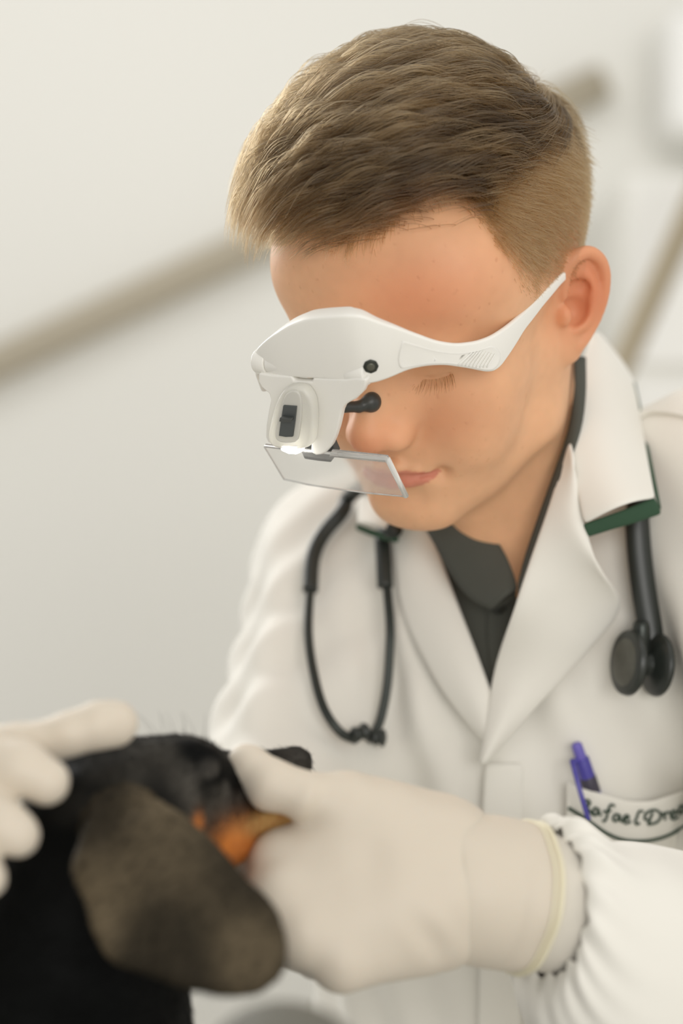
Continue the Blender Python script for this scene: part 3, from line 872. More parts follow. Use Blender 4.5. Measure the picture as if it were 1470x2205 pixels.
sheet('placket', strip([(1058, 1300), (1055, 1360), (1062, 1430), (1075, 1490)], [(1118, 1290), (1112, 1360), (1106, 1430), (1098, 1490)], 14, 6, (0.0075, 0.0075), 0.001), M_shirt, shirt, 0.002)
sheet('placket_fold', strip([(1058, 1300), (1075, 1288), (1100, 1270), (1118, 1250)], [(1062, 1318), (1080, 1316), (1102, 1308), (1120, 1296)], 12, 5, (0.010, 0.013), 0.002), M_shirt, shirt, 0.002)
bt_ = hit([(1084, 1312)], 0.0125)[0]
tube('button', [bt_ + np.array((0, .002, 0)), bt_ - np.array((0, .001, 0))], 0.0048, mat('dark_button', srgb(38, 40, 36), 0.3), shirt, 16)

# coat lapels and collars
def cloth(name, G, m=M_coat, parent=coat, thick=0.0028):
    return sheet(name, G, m, parent, thick, 1)
lapR = strip([(905, 1095, 1.262), (945, 1150), (1000, 1300), (1050, 1432), (1078, 1530), (1070, 1620)], [(850, 1120), (862, 1200), (884, 1330), (952, 1470), (1010, 1550), (1062, 1610)], 24, 8, (0.012, 0.008), 0.006)
cloth('lapel', lapR)
lapL = strip([(1228, 950, 1.203), (1186, 1075, 1.198), (1142, 1200, 1.200), (1106, 1310, 1.2055), (1080, 1440), (1062, 1560), (1049, 1645)], [(1236, 1040, 1.192), (1254, 1128, 1.190), (1290, 1222, 1.190), (1338, 1308), (1268, 1402), (1160, 1522), (1052, 1645)], 34, 10, (0.016, 0.012), 0.007)
cloth('lapel', lapL)
colLin = [(1272, 730, 1.300), (1250, 790, 1.262), (1240, 860, 1.232), (1232, 920, 1.212), (1232, 1000, 1.197), (1248, 1090, 1.1855), (1257, 1130, 1.183)]
colLout = [(1282, 728, 1.330), (1332, 772, 1.330), (1362, 826, 1.315), (1378, 900, 1.275), (1392, 980, 1.235), (1404, 1045, 1.205), (1410, 1073, 1.190)]
colL = strip(colLin, colLout, 26, 12, bulge=0.014)
cloth('collar', colL)
gl = strip([(1254, 1128, 1.186), (1300, 1112, 1.186), (1350, 1094, 1.188), (1409, 1070, 1.193)], [(1263, 1158, 1.188), (1310, 1143, 1.189), (1365, 1127, 1.192), (1425, 1107, 1.197)], 14, 4, bulge=0.001)
cloth('collar_lining', gl, M_green, coat, 0.0020)
glb = strip([(1362, 822, 1.318), (1378, 900, 1.279), (1392, 980, 1.239), (1411, 1068, 1.194)], [(1367, 822, 1.320), (1384, 900, 1.281), (1400, 980, 1.241), (1425, 1107, 1.198)], 14, 3)
cloth('collar_lining', glb, M_green, coat, 0.0014)
colRin = [(905, 1085, 1.285), (880, 1110, 1.275), (862, 1160, 1.268)]
colR = strip([(920, 1045, 1.30), (890, 1090, 1.285), (858, 1155, 1.272)], [(800, 1020, 1.34), (775, 1075, 1.315), (768, 1128, 1.300)], 10, 8, bulge=0.010)
cloth('collar', colR)
cloth('collar_lining', strip([(766, 1126, 1.301), (810, 1142, 1.289), (859, 1152, 1.272)], [(764, 1140, 1.302), (808, 1158, 1.290), (858, 1170, 1.273)], 8, 3), M_green, coat, 0.0018)
# overlapping front edge below the lapels
cloth('front_edge', strip([(1049, 1640), (1044, 1720), (1040, 1850), (1036, 2050), (1030, 2260)], [(1130, 1640), (1128, 1720), (1126, 1850), (1124, 2050), (1120, 2260)], 20, 6, (0.006, 0.002), 0.001))
# shoulder seam
tube('seam', hit(lin(catmull([(1372, 905), (1400, 890), (1440, 890), (1490, 900)], 6), 18), 0.001), 0.0012, M_coat, coat, 6)

# breast pocket with embroidered edge
def c8(x, y): return (1150 + x / 3.419, 1560 + y / 3.419)
ptop = [c8(*q) for q in ((235, 395), (345, 446), (430, 470), (520, 490), (640, 528), (740, 535), (830, 530), (940, 490), (1040, 450), (1150, 380), (1260, 340))]
pbot = [(a - 6 + 4 * math.sin(i), 2000) for i, (a, b) in enumerate(ptop)]
PG = strip(ptop, pbot, 40, 22, (0.011, 0.003), 0.004)
pocket = sheet('pocket', PG, M_coat, coat, 0.0016, 1)
def on_pocket(pix, off):
    """nearest grid height of the pocket under a pixel"""
    g = PG.reshape(-1, 3)
    gp_ = np.stack([735 + F * g[:, 0] / g[:, 1], 1102.5 - F * (g[:, 2] - CAMZ) / g[:, 1]], 1)
    out = []
    for a, b in pix:
        d2 = ((gp_ - (a, b)) ** 2).sum(1); k = np.argsort(d2)[:6]; w_ = 1 / (d2[k] + 4)
        out.append(P(a, b, (g[k, 1] * w_).sum() / w_.sum() - off))
    return np.array(out)
tube('pocket_piping', on_pocket(lin(catmull([c8(*q) for q in ((250, 615), (350, 675), (420, 725), (520, 795), (620, 840), (720, 858), (850, 855), (980, 820), (1094, 755), (1200, 680))], 6), 60), 0.0018), 0.0011, M_green_th, pocket, 8)
strokes = [
 [(372, 552), (385, 600), (398, 650)], [(362, 566), (395, 556), (412, 580), (392, 606), (410, 640), (436, 668)],
 [(472, 628), (450, 612), (432, 640), (446, 670), (468, 650), (476, 618), (478, 660), (496, 668)],
 [(594, 602), (565, 590), (547, 625), (532, 690), (515, 714), (502, 704)], [(505, 642), (566, 636)],
 [(626, 668), (600, 660), (580, 690), (592, 713), (615, 700), (632, 664), (630, 702), (648, 716)],
 [(662, 702), (694, 692), (690, 670), (668, 674), (656, 706), (675, 729), (712, 714)],
 [(802, 640), (772, 640), (757, 680), (743, 718), (755, 736), (778, 724)],
 [(872, 648), (852, 700), (836, 738)], [(842, 700), (812, 700), (822, 656), (870, 630), (916, 640), (932, 680), (900, 722), (838, 738)],
 [(944, 648), (958, 672), (962, 704)], [(957, 672), (976, 646), (1002, 652)],
 [(1010, 678), (1042, 656), (1036, 634), (1012, 642), (1006, 682), (1026, 700), (1058, 680)],
 [(1102, 600), (1078, 600), (1062, 636), (1076, 656), (1100, 628), (1108, 596), (1106, 640), (1122, 645)],
]
for st in strokes:
    px_ = lin(catmull([c8(*q) for q in st], 6), 22)
    tube('embroidered_letter', on_pocket(px_, 0.0019), 0.0008, M_green_th, pocket, 6)

# ================================================================== stethoscope round the neck
M_tube = mat('black_tubing', srgb(40, 44, 40), 0.38, noise=(60, 0.1))
M_steel_dk = mat('smoke_steel', srgb(52, 56, 52), 0.3, Metallic=0.5)
steth = thing('stethoscope', 'black stethoscope draped round his neck under the coat collar', 'stethoscope', P(1100, 1200, 1.25))
def surf(pix, off, n=60): return hit(lin(catmull(pix, 8), n), off)
# the loop of the two ear tubes on his right chest: thick tubing first, then the slim metal
loopA = np.vstack([[P(800, 1030, 1.300)], surf([(775, 1075), (758, 1118), (715, 1165), (690, 1215), (680, 1290)], 0.012, 40)])
tube('tubing', lin(catmull(loopA[::4], 5), 60), 0.0052, M_tube, steth, 14)
loopB = np.vstack([[P(850, 1140, 1.27)], surf([(846, 1165), (850, 1215), (853, 1272)], 0.012, 16)])
tube('tubing', loopB, 0.0052, M_tube, steth, 14)
ea = surf([(680, 1285), (668, 1385), (670, 1470), (685, 1545), (712, 1590), (745, 1602)], 0.012)
eb = surf([(853, 1268), (860, 1370), (852, 1470), (832, 1545), (808, 1580), (780, 1598)], 0.010)
tube('ear_tube', ea, 0.0030, M_steel_dk, steth, 12)
tube('ear_tube', eb, 0.0030, M_steel_dk, steth, 12)
for a, b in (((730, 1598), (778, 1580)), ((795, 1592), (852, 1590))):
    q = hit([a, b], 0.015)
    pp = lin(q, 9)
    tube('ear_tip', pp, [0.003, .0048, .0052, .0044, .0040, .0046, .0058, .0056, .003], M_tube, steth, 14)
# the main tube on his left chest and the chest piece
main = np.vstack([[P(1380, 1060, 1.235)], surf([(1388, 1120), (1394, 1200), (1404, 1270), (1418, 1340), (1428, 1400)], 0.009, 40)])
tube('tubing', main, 0.0062, M_tube, steth, 14, flat=(0.75, 1.25))
cpc = hit([(1444, 1420)], 0.022)[0]
ax = np.array((0.93, 0.34, -0.10)); ax /= np.linalg.norm(ax)
def lathe(name, c, ax, prof, m, parent, seg=32):
    c = np.asarray(c); ax = np.asarray(ax); u = np.cross(ax, (0, 0, 1)); u /= np.linalg.norm(u); v = np.cross(ax, u)
    a = np.linspace(0, 2 * np.pi, seg, endpoint=False)
    V = np.vstack([c + ax * h + r * (np.cos(a)[:, None] * u + np.sin(a)[:, None] * v) for h, r in prof])
    Fc = [tuple(int(k) for k in f) for f in grid_faces(len(prof), seg, False, True)] + [tuple(range(seg)), tuple(range((len(prof) - 1) * seg, len(prof) * seg))[::-1]]
    o = mesh_obj(name, V, Fc, m, parent); fix_normals(o)
    b = o.modifiers.new('bevel', 'BEVEL'); b.width = 0.0006; b.segments = 2; b.limit_method = 'ANGLE'
    return o
lathe('chest_piece', cpc, ax, [(-0.0115, 0.0150), (-0.0110, 0.0195), (-0.0075, 0.0205), (-0.0055, 0.0185), (-0.0045, 0.0080), (0.0050, 0.0070), (0.0065, 0.0150), (0.0095, 0.0190), (0.0125, 0.0195), (0.0140, 0.0170)], M_tube, steth)
lathe('diaphragm', cpc, ax, [(-0.0124, 0.0120), (-0.0118, 0.0145), (-0.0110, 0.0148)], mat('diaphragm_face', srgb(86, 86, 78), 0.4, noise=(220, 0.35), Metallic=0.3), steth)
lathe('stem', cpc + np.array((0, 0, 0.006)), np.array((0, -.1, 1.0)) / np.linalg.norm((0, -.1, 1)), [(0, 0.006), (0.016, 0.0055), (0.02, 0.0045)], M_steel_dk, steth, 16)

# ================================================================== pen in the pocket
M_pen = mat('violet_plastic', srgb(78, 72, 158), 0.3)
M_pen2 = mat('violet_button', srgb(112, 102, 186), 0.35)
dpen = on_pocket([c8(420, 470)], 0)[0][1] + 0.004
pen = thing('pen', 'violet ballpoint pen clipped in the breast pocket', 'pen', P(*c8(440, 520), dpen))
pa_, pb_2 = P(*c8(450, 560), dpen + .003), P(*c8(345, 250), dpen - 0.004)
pd = (pb_2 - pa_) / np.linalg.norm(pb_2 - pa_)
lathe('barrel', pa_, pd, [(-0.085, 0.001), (-0.075, 0.0040), (0, 0.0050), (np.linalg.norm(pb_2 - pa_), 0.0048)], M_pen, pen, 20)
lathe('push_button', pb_2, pd, [(-0.002, 0.0036), (0.002, 0.0036), (0.0095, 0.0034), (0.0108, 0.0022)], M_pen2, pen, 18)
lathe('grip_band', pa_ + pd * 0.006, pd, [(0, 0.0053), (0.011, 0.0053)], mat('dark_band', srgb(70, 66, 80), 0.4), pen, 18)
clp = [P(*c8(277, 262), dpen - .010), P(*c8(300, 350), dpen - .016), P(*c8(345, 520), dpen - .019), P(*c8(400, 705), dpen - .018)]
tube('clip', lin(catmull(clp, 6), 24), 0.0016, M_pen, pen, 10, flat=(0.5, 1.0))
tube('clip_bridge', [P(*c8(277, 270), dpen - .010), P(*c8(350, 268), dpen - .003)], 0.0016, M_pen, pen, 10)

# ================================================================== gloved hands and cuffs
M_glove = mat('latex_glove', srgb(214, 203, 186), 0.55, bump=(500, 0.10, 0.0005), noise=(30, 0.02), Subsurface_Weight=0.25, Subsurface_Radius=(0.006, 0.004, 0.003), Subsurface_Scale=0.5)
M_knit = mat('ribbed_knit', srgb(214, 208, 196), 0.9, bump=(900, 0.2, 0.0005))
LH = Sculpt()
LH.ops = []
LH.add(rcone(P(985, 1905, 1.000), P(860, 1915, 0.992), 0.034, 0.036), 0.01)
K = [P(612, 1855, 0.985), P(612, 1935, 0.965), P(655, 2015, 0.955), P(735, 2078, 0.955)]
W0 = [P(940, 1835, 1.0), P(950, 1890, 0.985), P(945, 1945, 0.98), P(930, 1995, 0.985)]
for a, b, r in zip(W0, K, (.0150, .0150, .0140, .0125)):
    LH.add(rcone(a, b, 0.021, r), 0.016)
LH.add(ell(P(770, 1900, 0.985), (0.040, 0.022, 0.034)), 0.02)
LH.add(rcone(P(800, 1775, 1.0), P(700, 1838, 1.0), 0.016, 0.012), 0.016)          # web of the thumb
# thumb
for a, b, ra, rb, k in ((P(930, 1815, 1.0), P(745, 1728, 0.985), 0.022, 0.0142, 0.02), (P(745, 1728, 0.985), P(650, 1712, 0.978), 0.0142, 0.0118, 0.006), (P(650, 1712, 0.978), P(585, 1690, 0.980), 0.0118, 0.0126, 0.004), (P(585, 1690, 0.980), P(540, 1652, 0.985), 0.0126, 0.0098, 0.004), (P(540, 1652, 0.985), P(526, 1640, 0.987), 0.0098, 0.0085, 0.003)):
    LH.add(rcone(a, b, ra, rb), k)
# fingers curl under the jaw
fing = [
 [K[0], P(540, 1885, 1.005), P(490, 1862, 1.045), P(505, 1822, 1.065)],
 [K[1], P(545, 1950, 0.985), P(480, 1930, 1.030), P(480, 1885, 1.060)],
 [K[2], P(585, 2030, 0.985), P(515, 2005, 1.025), P(500, 1955, 1.055)],
 [K[3], P(680, 2062, 1.000), P(610, 2040, 1.030), P(570, 2015, 1.055)]]
for ch, r in zip(fing, (.0122, .0122, .0115, .0105)):
    LH.add(rcone(ch[0], ch[1], r * 1.08, r), 0.008); LH.add(rcone(ch[1], ch[2], r, r * .9), 0.004); LH.add(rcone(ch[2], ch[3], r * .9, r * .8), 0.004)
LH.cut(ell(P(800, 1830, 0.935), (0.022, 0.010, 0.010)), 0.02)                     # hollow between thumb and first knuckle
gV, gQ = LH.mesh(0.0016)
gV = smooth_mesh(gV, gQ, 2)
gN = vnormals(gV, gQ)
gpx = np.stack([735 + F * gV[:, 0] / gV[:, 1], 1102.5 - F * (gV[:, 2] - CAMZ) / gV[:, 1]], 1)
wr_ = np.exp(-((gpx[:, 0] - 655) / 60) ** 2 - ((gpx[:, 1] - 1715) / 50) ** 2) * np.sin((gpx[:, 0] * 0.9 + gpx[:, 1] * 0.45) / 9.0)
wr2 = np.exp(-((gpx[:, 0] - 930) / 60) ** 2 - ((gpx[:, 1] - 2020) / 60) ** 2) * np.sin((gpx[:, 0] * 0.8 - gpx[:, 1] * 0.55) / 14.0)
gV = gV + gN * (0.00045 * wr_ + 0.0010 * wr2 + 0.0012 * (vnoise(gV, 70) - .5))[:, None]
glove = mesh_obj('glove', gV, gQ, M_glove, person); glove['label'] = 'white latex glove on the hand holding the muzzle'

def loft(rings, nseg, tilt=0.0, span=1):
    """rings: (top point, bottom point, half depth); returns grid of loops"""
    out = []
    a = np.linspace(0, 2 * np.pi, nseg, endpoint=False)
    for i, (t, b, hd) in enumerate(rings):
        t = np.asarray(t); b = np.asarray(b); c = (t + b) / 2; u = (t - b) / 2
        i0, i1 = max(i - span, 0), min(i + span, len(rings) - 1)
        ax_ = np.asarray(rings[i1][0]) + np.asarray(rings[i1][1]) - np.asarray(rings[i0][0]) - np.asarray(rings[i0][1])
        ax_ = ax_ / np.linalg.norm(ax_); n = np.cross(ax_, u); n /= np.linalg.norm(n)
        if n[1] > 0: n = -n
        out.append(c + np.cos(a)[:, None] * u + np.sin(a)[:, None] * (n + ax_ * tilt) * hd)
    return np.array(out)
def loft_obj(name, G, m, parent, thick=0.0015, subd=1):
    nu, nv = G.shape[:2]
    o = mesh_obj(name, G.reshape(-1, 3), grid_faces(nu, nv, False, True), m, parent); fix_normals(o)
    s_ = o.modifiers.new('solid', 'SOLIDIFY'); s_.thickness = thick; s_.offset = -1
    if subd:
        q = o.modifiers.new('sub', 'SUBSURF'); q.levels = subd; q.render_levels = subd
    return o
def ringset(tops, bots, deps, hds, n):
    T_ = lin(catmull([P(x, y, d) for (x, y), d in zip(tops, deps)], 8), n); B_ = lin(catmull([P(x, y, d) for (x, y), d in zip(bots, deps)], 8), n)
    h_ = np.interp(np.linspace(0, 1, n), np.linspace(0, 1, len(hds)), hds)
    return [(t, b, h) for t, b, h in zip(T_, B_, h_)]
aa = np.linspace(0, 2 * np.pi, 72, endpoint=False)
# glove cuff over the sleeve, with rolled rim
G = loft(ringset([(962, 1742), (1010, 1750), (1080, 1758), (1165, 1776)], [(944, 2066), (990, 2075), (1040, 2083), (1097, 2090)], [0.995, 0.995, 0.998, 1.0], [0.036, 0.037, 0.037, 0.036], 20), 72, 0.25)
cen = G.mean(1, keepdims=True)
tt_ = np.linspace(0, 1, 20)[:, None]
G = cen + (G - cen) * (1 + 0.012 * np.sin(aa * 5 + 1.3)[None] * smoothstep(.3, 1, tt_) + 0.012 * np.sin(aa[None] * 9 + tt_ * 6) * smoothstep(.4, 1, tt_) * 0.7)[:, :, None]
cuff = loft_obj('glove_cuff', G, M_glove, glove)
M_rim = mat('latex_rim', srgb(226, 218, 190), 0.45)
rimc = np.vstack([G[-1], G[-1][:2]])
tube('cuff_rim', rimc, 0.0016, M_rim, cuff, 10, caps=False)
mid2 = G[-3] * 1.0; c2 = mid2.mean(0); tube('cuff_rim', np.vstack([c2 + (mid2 - c2) * 1.006 + np.array((0.0012 * 1, 0, 0)), c2 + (mid2[:2] - c2) * 1.006 + np.array((0.0012, 0, 0))]), 0.0009, M_rim, cuff, 8, caps=False)
# ribbed knit cuff of the coat
nk = 180; ak = np.linspace(0, 2 * np.pi, nk, endpoint=False)
G = loft(ringset([(1140, 1786), (1185, 1790), (1262, 1806)], [(1085, 2076), (1140, 2092), (1216, 2112)], [1.0, 1.0, 1.003], [0.033, 0.033, 0.034], 12), nk, 0.35)
cen = G.mean(1, keepdims=True); G = cen + (G - cen) * (0.955 + 0.012 * (np.arange(nk) % 2)[None, :, None])
knit = loft_obj('knit_cuff', G, M_knit, coat, 0.002, 0)
# gathered sleeve end and forearm sleeve
ns = 150; as_ = np.linspace(0, 2 * np.pi, ns, endpoint=False)
nr = 46
G = loft(ringset([(1200, 1790), (1210, 1774), (1242, 1764), (1280, 1790), (1330, 1818), (1400, 1816), (1480, 1838), (1600, 1920), (1750, 2060)],
                 [(1150, 2086), (1142, 2108), (1136, 2160), (1160, 2232), (1230, 2330), (1330, 2420), (1440, 2500), (1600, 2580), (1780, 2620)],
                 [1.0, .998, .996, .998, 1.005, 1.02, 1.045, 1.085, 1.12], [.036, .040, .045, .049, .052, .055, .057, .058, .056], nr), ns, 0.18, 12)
cen = G.mean(1, keepdims=True)
t = np.linspace(0, 1, nr)[:, None]
ga = np.sin(as_ * 19 + 1.7 * np.sin(as_ * 3)) * 0.6 + 0.5 * np.sin(as_ * 11 + 2 * np.sin(as_ * 2 + 1))
gather = ga[None] * np.exp(-(t / 0.10) ** 2) * 0.075 + 0.008 * ga[None] * np.exp(-(t / 0.2) ** 2)
drape = 0.045 * np.sin(as_[None] * 2 + t * 9 + 2) * smoothstep(.15, .5, t) + 0.034 * np.sin(as_[None] * 4 - t * 12 + 1) * smoothstep(.1, .4, t)
G = cen + (G - cen) * (1 + gather + drape)[:, :, None]
sleeve = loft_obj('sleeve', G, M_coat, coat, 0.001)

# his right hand rests over the back of the dog's head
RH = Sculpt(); RH.ops = []
palm = P(-300, 1700, 0.93)
fr_ = [
 [P(-120, 1640, 0.925), P(30, 1618, 0.922), P(150, 1580, 0.920), P(215, 1560, 0.922), P(248, 1558, 0.924)],
 [P(-150, 1640, 0.905), P(-40, 1630, 0.895), P(45, 1655, 0.888), P(100, 1684, 0.887)],
 [P(-160, 1710, 0.895), P(-60, 1740, 0.880), P(10, 1780, 0.874), P(38, 1797, 0.873)],
 [P(-170, 1790, 0.890), P(-90, 1840, 0.872), P(-45, 1880, 0.866), P(-28, 1893, 0.866)]]
rr_ = [[.0125, .0122, .0095, .0102, .0104], [.0130, .0128, .0115, .0104], [.0125, .0122, .0108, .0098], [.0115, .0110, .0094, .0086]]
for ch, r in zip(fr_, rr_):
    for i in range(len(ch) - 1): RH.add(rcone(ch[i], ch[i + 1], r[i], r[i + 1]), 0.005)
for ch in fr_: RH.add(rcone(ch[0], palm, 0.0145, 0.024), 0.012)
RH.add(rcone(palm, P(-430, 1760, 0.965), 0.026, 0.027), 0.012)
RH.add(rcone(P(-310, 1720, 0.95), P(-160, 1800, 0.985), 0.016, 0.012), 0.01); RH.add(rcone(P(-160, 1800, 0.985), P(-90, 1790, 1.000), 0.012, 0.010), 0.005)
rV, rQ = RH.mesh(0.0017)
rV = smooth_mesh(rV, rQ, 2); rN = vnormals(rV, rQ)
rV = rV + rN * (0.0014 * (vnoise(rV, 80) - .5))[:, None]
g2 = mesh_obj('glove', rV, rQ, M_glove, person); g2['label'] = 'white latex glove on the hand over the dog head'

# ================================================================== the dog (one continuous mesh)
DG = Sculpt(); DG.ops = []
occ, nose = P(190, 1725, 0.945), P(630, 1668, 1.030)
hx = (nose - occ); hL = np.linalg.norm(hx); hx /= hL
hz = np.array((-.05, 0.35, 1.0)); hz -= hx * (hz @ hx); hz /= np.linalg.norm(hz); hy = np.cross(hz, hx)
DR = np.stack([hx, hy, hz], 1)
D_ = lambda a, b, c: occ + hx * a * hL + hy * b + hz * c
DG.add(ell(P(290, 1745, 0.968), (0.046, 0.037, 0.032), DR), 0.01)
DG.add(ell(P(375, 1660, 0.975), (0.022, 0.030, 0.016), DR), 0.012)         # brow
DG.add(ell(P(400, 1790, 0.985), (0.030, 0.030, 0.026), DR), 0.015)         # cheeks
DG.add(rcone(P(420, 1720, 0.985), P(625, 1690, 1.030), 0.0215, 0.0125), 0.014)
DG.add(rcone(P(430, 1672, 0.985), P(630, 1642, 1.030), 0.0105, 0.0075), 0.006)    # bridge of the muzzle
DG.add(rcone(P(440, 1790, 0.985), P(640, 1748, 1.025), 0.0185, 0.0098), 0.010)   # lower jaw
DG.cut(rcone(P(500, 1772, 0.965), P(640, 1728, 1.012), 0.0010, 0.0010), 0.003)       # mouth line
DG.add(ell(P(640, 1640, 1.030), (0.0075, 0.0090, 0.0068), DR), 0.003)       # nose
DG.cut(ball(P(642, 1650, 1.020), 0.0022), 0.002)
DG.cut(ell(P(424, 1628, 0.968), (0.006, 0.008, 0.006), DR), 0.004)          # eye hollow
DG.add(ell(P(392, 1626, 0.958), (0.009, 0.007, 0.006), DR), 0.005)          # brow over the eye
# neck, chest, lying body and forelegs
DG.add(rcone(P(215, 1790, 0.950), P(120, 2150, 0.965), 0.036, 0.056), 0.025)
DG.add(rcone(P(120, 2150, 0.965), np.array((-0.15, 0.95, 1.168)), 0.056, 0.075), 0.03)
DG.add(rcone(np.array((-0.15, 0.95, 1.168)), np.array((-0.36, 0.90, 1.155)), 0.075, 0.068), 0.03)
DG.add(rcone(np.array((-0.36, 0.90, 1.155)), np.array((-0.46, 0.90, 1.11)), 0.060, 0.025), 0.03)
for yy in (0.90, 1.01):
    DG.add(rcone(np.array((-0.10, yy, 1.155)), np.array((-0.075, yy, 1.103)), 0.034, 0.020), 0.02)
    DG.add(rcone(np.array((-0.075, yy, 1.103)), np.array((0.02, yy, 1.098)), 0.019, 0.0165), 0.01)
    DG.add(ell(np.array((-0.36, yy - .04 if yy < .95 else yy - .06, 1.13)), (0.05, 0.03, 0.045)), 0.02)
# ears: a broad hanging leaf on each side, given by its outline
def leaf(outline, thick, bulge=0.0):
    pts = np.array(outline); o = pts.mean(0)
    U, s_, Vt = np.linalg.svd(pts - o); e1, e2, n = Vt[0], Vt[1], Vt[2]
    if n[1] > 0: n = -n
    Q2 = np.stack([(pts - o) @ e1, (pts - o) @ e2], 1)
    rad = np.abs(Q2).max()
    def f(p):
        q = p - o; uv = np.stack([q @ e1, q @ e2], 1)
        d = np.full(len(p), 1e9); ins = np.zeros(len(p), bool)
        j = len(Q2) - 1
        for i in range(len(Q2)):
            a, b = Q2[j], Q2[i]; ba = b - a; pa = uv - a
            h = np.clip((pa @ ba) / (ba @ ba), 0, 1)
            d = np.minimum(d, ((pa - h[:, None] * ba) ** 2).sum(1))
            c = ((a[1] > uv[:, 1]) != (b[1] > uv[:, 1])) & (uv[:, 0] < (b[0] - a[0]) * (uv[:, 1] - a[1]) / (b[1] - a[1] + 1e-12) + a[0])
            ins ^= c; j = i
        d = np.sqrt(d) * np.where(ins, -1, 1)
        hgt = q @ n - bulge * (1 - np.clip((uv ** 2).sum(1) / rad ** 2, 0, 1))
        w = np.abs(hgt) - thick * 0.25
        dd = d + thick
        return np.minimum(np.maximum(dd, w), 0) + np.sqrt(np.maximum(dd, 0) ** 2 + np.maximum(w, 0) ** 2) - thick * 0.75
    return f, pts.min(0) - thick - bulge - .004, pts.max(0) + thick + bulge + .004
ed = [(265, 1700), (215, 1722), (180, 1765), (160, 1825), (150, 1895), (178, 1955), (205, 2030), (236, 2092), (310, 2120), (385, 2142), (480, 2156), (562, 2144), (610, 2098), (624, 2040), (600, 1965), (545, 1905), (485, 1850), (432, 1792), (350, 1722)]
def ear_d(y): return 0.922 - (y - 1690) * 0.000150
near_ear = [P(x, y, ear_d(y)) for x, y in catmull(ed + [ed[0]], 3)[:-1]]
DG.add(leaf(near_ear, 0.0046, 0.010), 0.006)
DG.add(rcone(P(200, 1765, 0.925), P(300, 1730, 0.935), 0.010, 0.012), 0.015)       # ear root
mir = lambda p: p - 2 * hy * ((p - D_(0, 0, 0)) @ hy) if True else p
oc2 = P(290, 1745, 0.968)
far_ear = [q - 2 * hy * ((q - oc2) @ hy) for q in near_ear]
DG.add(leaf(far_ear, 0.0046, -0.006), 0.006)
dV, dQ = DG.mesh(0.0023)
dV = smooth_mesh(dV, dQ, 2)
dN = vnormals(dV, dQ)
earw = (np.abs(leaf(near_ear, 0.0046, 0.010)[0](dV)) < 0.004)
dV = dV + dN * ((0.0030 * (vnoise(dV, 45) - .5)) * np.where(earw, 1.4, 0.5) + 0.0010 * (vnoise(dV, 120) - .5))[:, None]
# black coat with tan marks
dc = np.tile(np.array(srgb(8, 9, 8)), (len(dV), 1))
dc = mixc(dc, srgb(104, 92, 72), np.where(earw, 0.20 + 0.65 * smoothstep(.35, .8, vnoise(dV, 26)), 0.0))  # brown-grey patches paint the light's sheen into the ear colour
head_sheen = blob(dV, P(370, 1690, 0.96), (.045, .05, .028)) * (~earw)
dc = mixc(dc, srgb(64, 61, 55), np.clip(head_sheen * 1.2, 0, 1) * smoothstep(.3, .8, vnoise(dV, 70)))  # lighter grey on the head top is sheen put into the colour
def tanw(px, py, d, r, w=1.0): return blob(dV, P(px, py, d), (r[0], r[2], r[1])) * w
tan = tanw(510, 1842, 0.968, (.0115, .0130, .03), 1.7) * (~earw)
tan += tanw(428, 1772, 0.955, (.0022, .0055, .02), 1.2) * (~earw)
dc = mixc(dc, srgb(196, 118, 56), np.clip(tan, 0, 1))
mz = tanw(588, 1768, 0.998, (.014, .0050, .03), 1.8) * (~earw) + tanw(630, 1765, 1.0, (.008, .005, .02), .6)
dc = mixc(dc, srgb(196, 156, 98), np.clip(mz, 0, 1))
muzzle_sheen = blob(dV, P(480, 1670, .98), (.022, .05, .012)) * 0.9 * smoothstep(.35, .75, vnoise(dV, 110)) + blob(dV, P(640, 1640, 1.02), (.012, .02, .01)) * .5
dc = mixc(dc, srgb(86, 82, 76), np.clip(muzzle_sheen, 0, 1) * (~earw))  # grey streaks along the muzzle bridge are a painted highlight
M_dog = mat('short_black_coat', (0.02, 0.02, 0.02), 0.6, attr=True, bump=(700, 0.35, 0.0008), noise=(160, 0.15), Specular_IOR_Level=0.08)
dog = thing('dog', 'small black and tan dog with hanging ear, muzzle held in gloved hands', 'dog', (-0.15, 0.95, 1.085))
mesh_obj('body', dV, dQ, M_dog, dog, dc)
ev, eq = Sculpt().add(ball((0, 0, 0), 0.0052), 0.001).mesh(0.0006)
mesh_obj('eye', ev + P(420, 1632, 0.976), eq, mat('amber_eye', srgb(40, 26, 16), 0.5), dog)
# short fur
tri_d = np.vstack([dQ[:, [0, 1, 2]], dQ[:, [0, 2, 3]]])
vis = (dV[:, 2] > 1.19).astype(float) * (1 - 0.0 * earw)
ad = 0.5 * np.linalg.norm(np.cross(dV[tri_d[:, 1]] - dV[tri_d[:, 0]], dV[tri_d[:, 2]] - dV[tri_d[:, 0]]), axis=1) * vis[tri_d].mean(1)
NF = 18000
tf = tri_d[RNG.choice(len(tri_d), NF, p=ad / ad.sum())]
a_, b_ = RNG.random(NF), RNG.random(NF); m_ = a_ + b_ > 1; a_[m_] = 1 - a_[m_]; b_[m_] = 1 - b_[m_]
wgt = np.stack([1 - a_ - b_, a_, b_], 1)
fr0 = (dV[tf] * wgt[:, :, None]).sum(1); fn0 = (dN[tf] * wgt[:, :, None]).sum(1)
ff = np.tile(-hx + np.array((0, 0, -0.6)), (NF, 1)); ff = ff - fn0 * (ff * fn0).sum(1)[:, None]; ff /= np.linalg.norm(ff, axis=1)[:, None] + 1e-9
lf = 0.0034 * (0.6 + 0.8 * RNG.random(NF))
fd = ff * 0.9 + fn0 * 0.28 + RNG.normal(0, 0.16, (NF, 3))
fs_ = np.stack([fr0 + fd * (lf * t)[:, None] for t in (0, .5, 1.0)], 1)
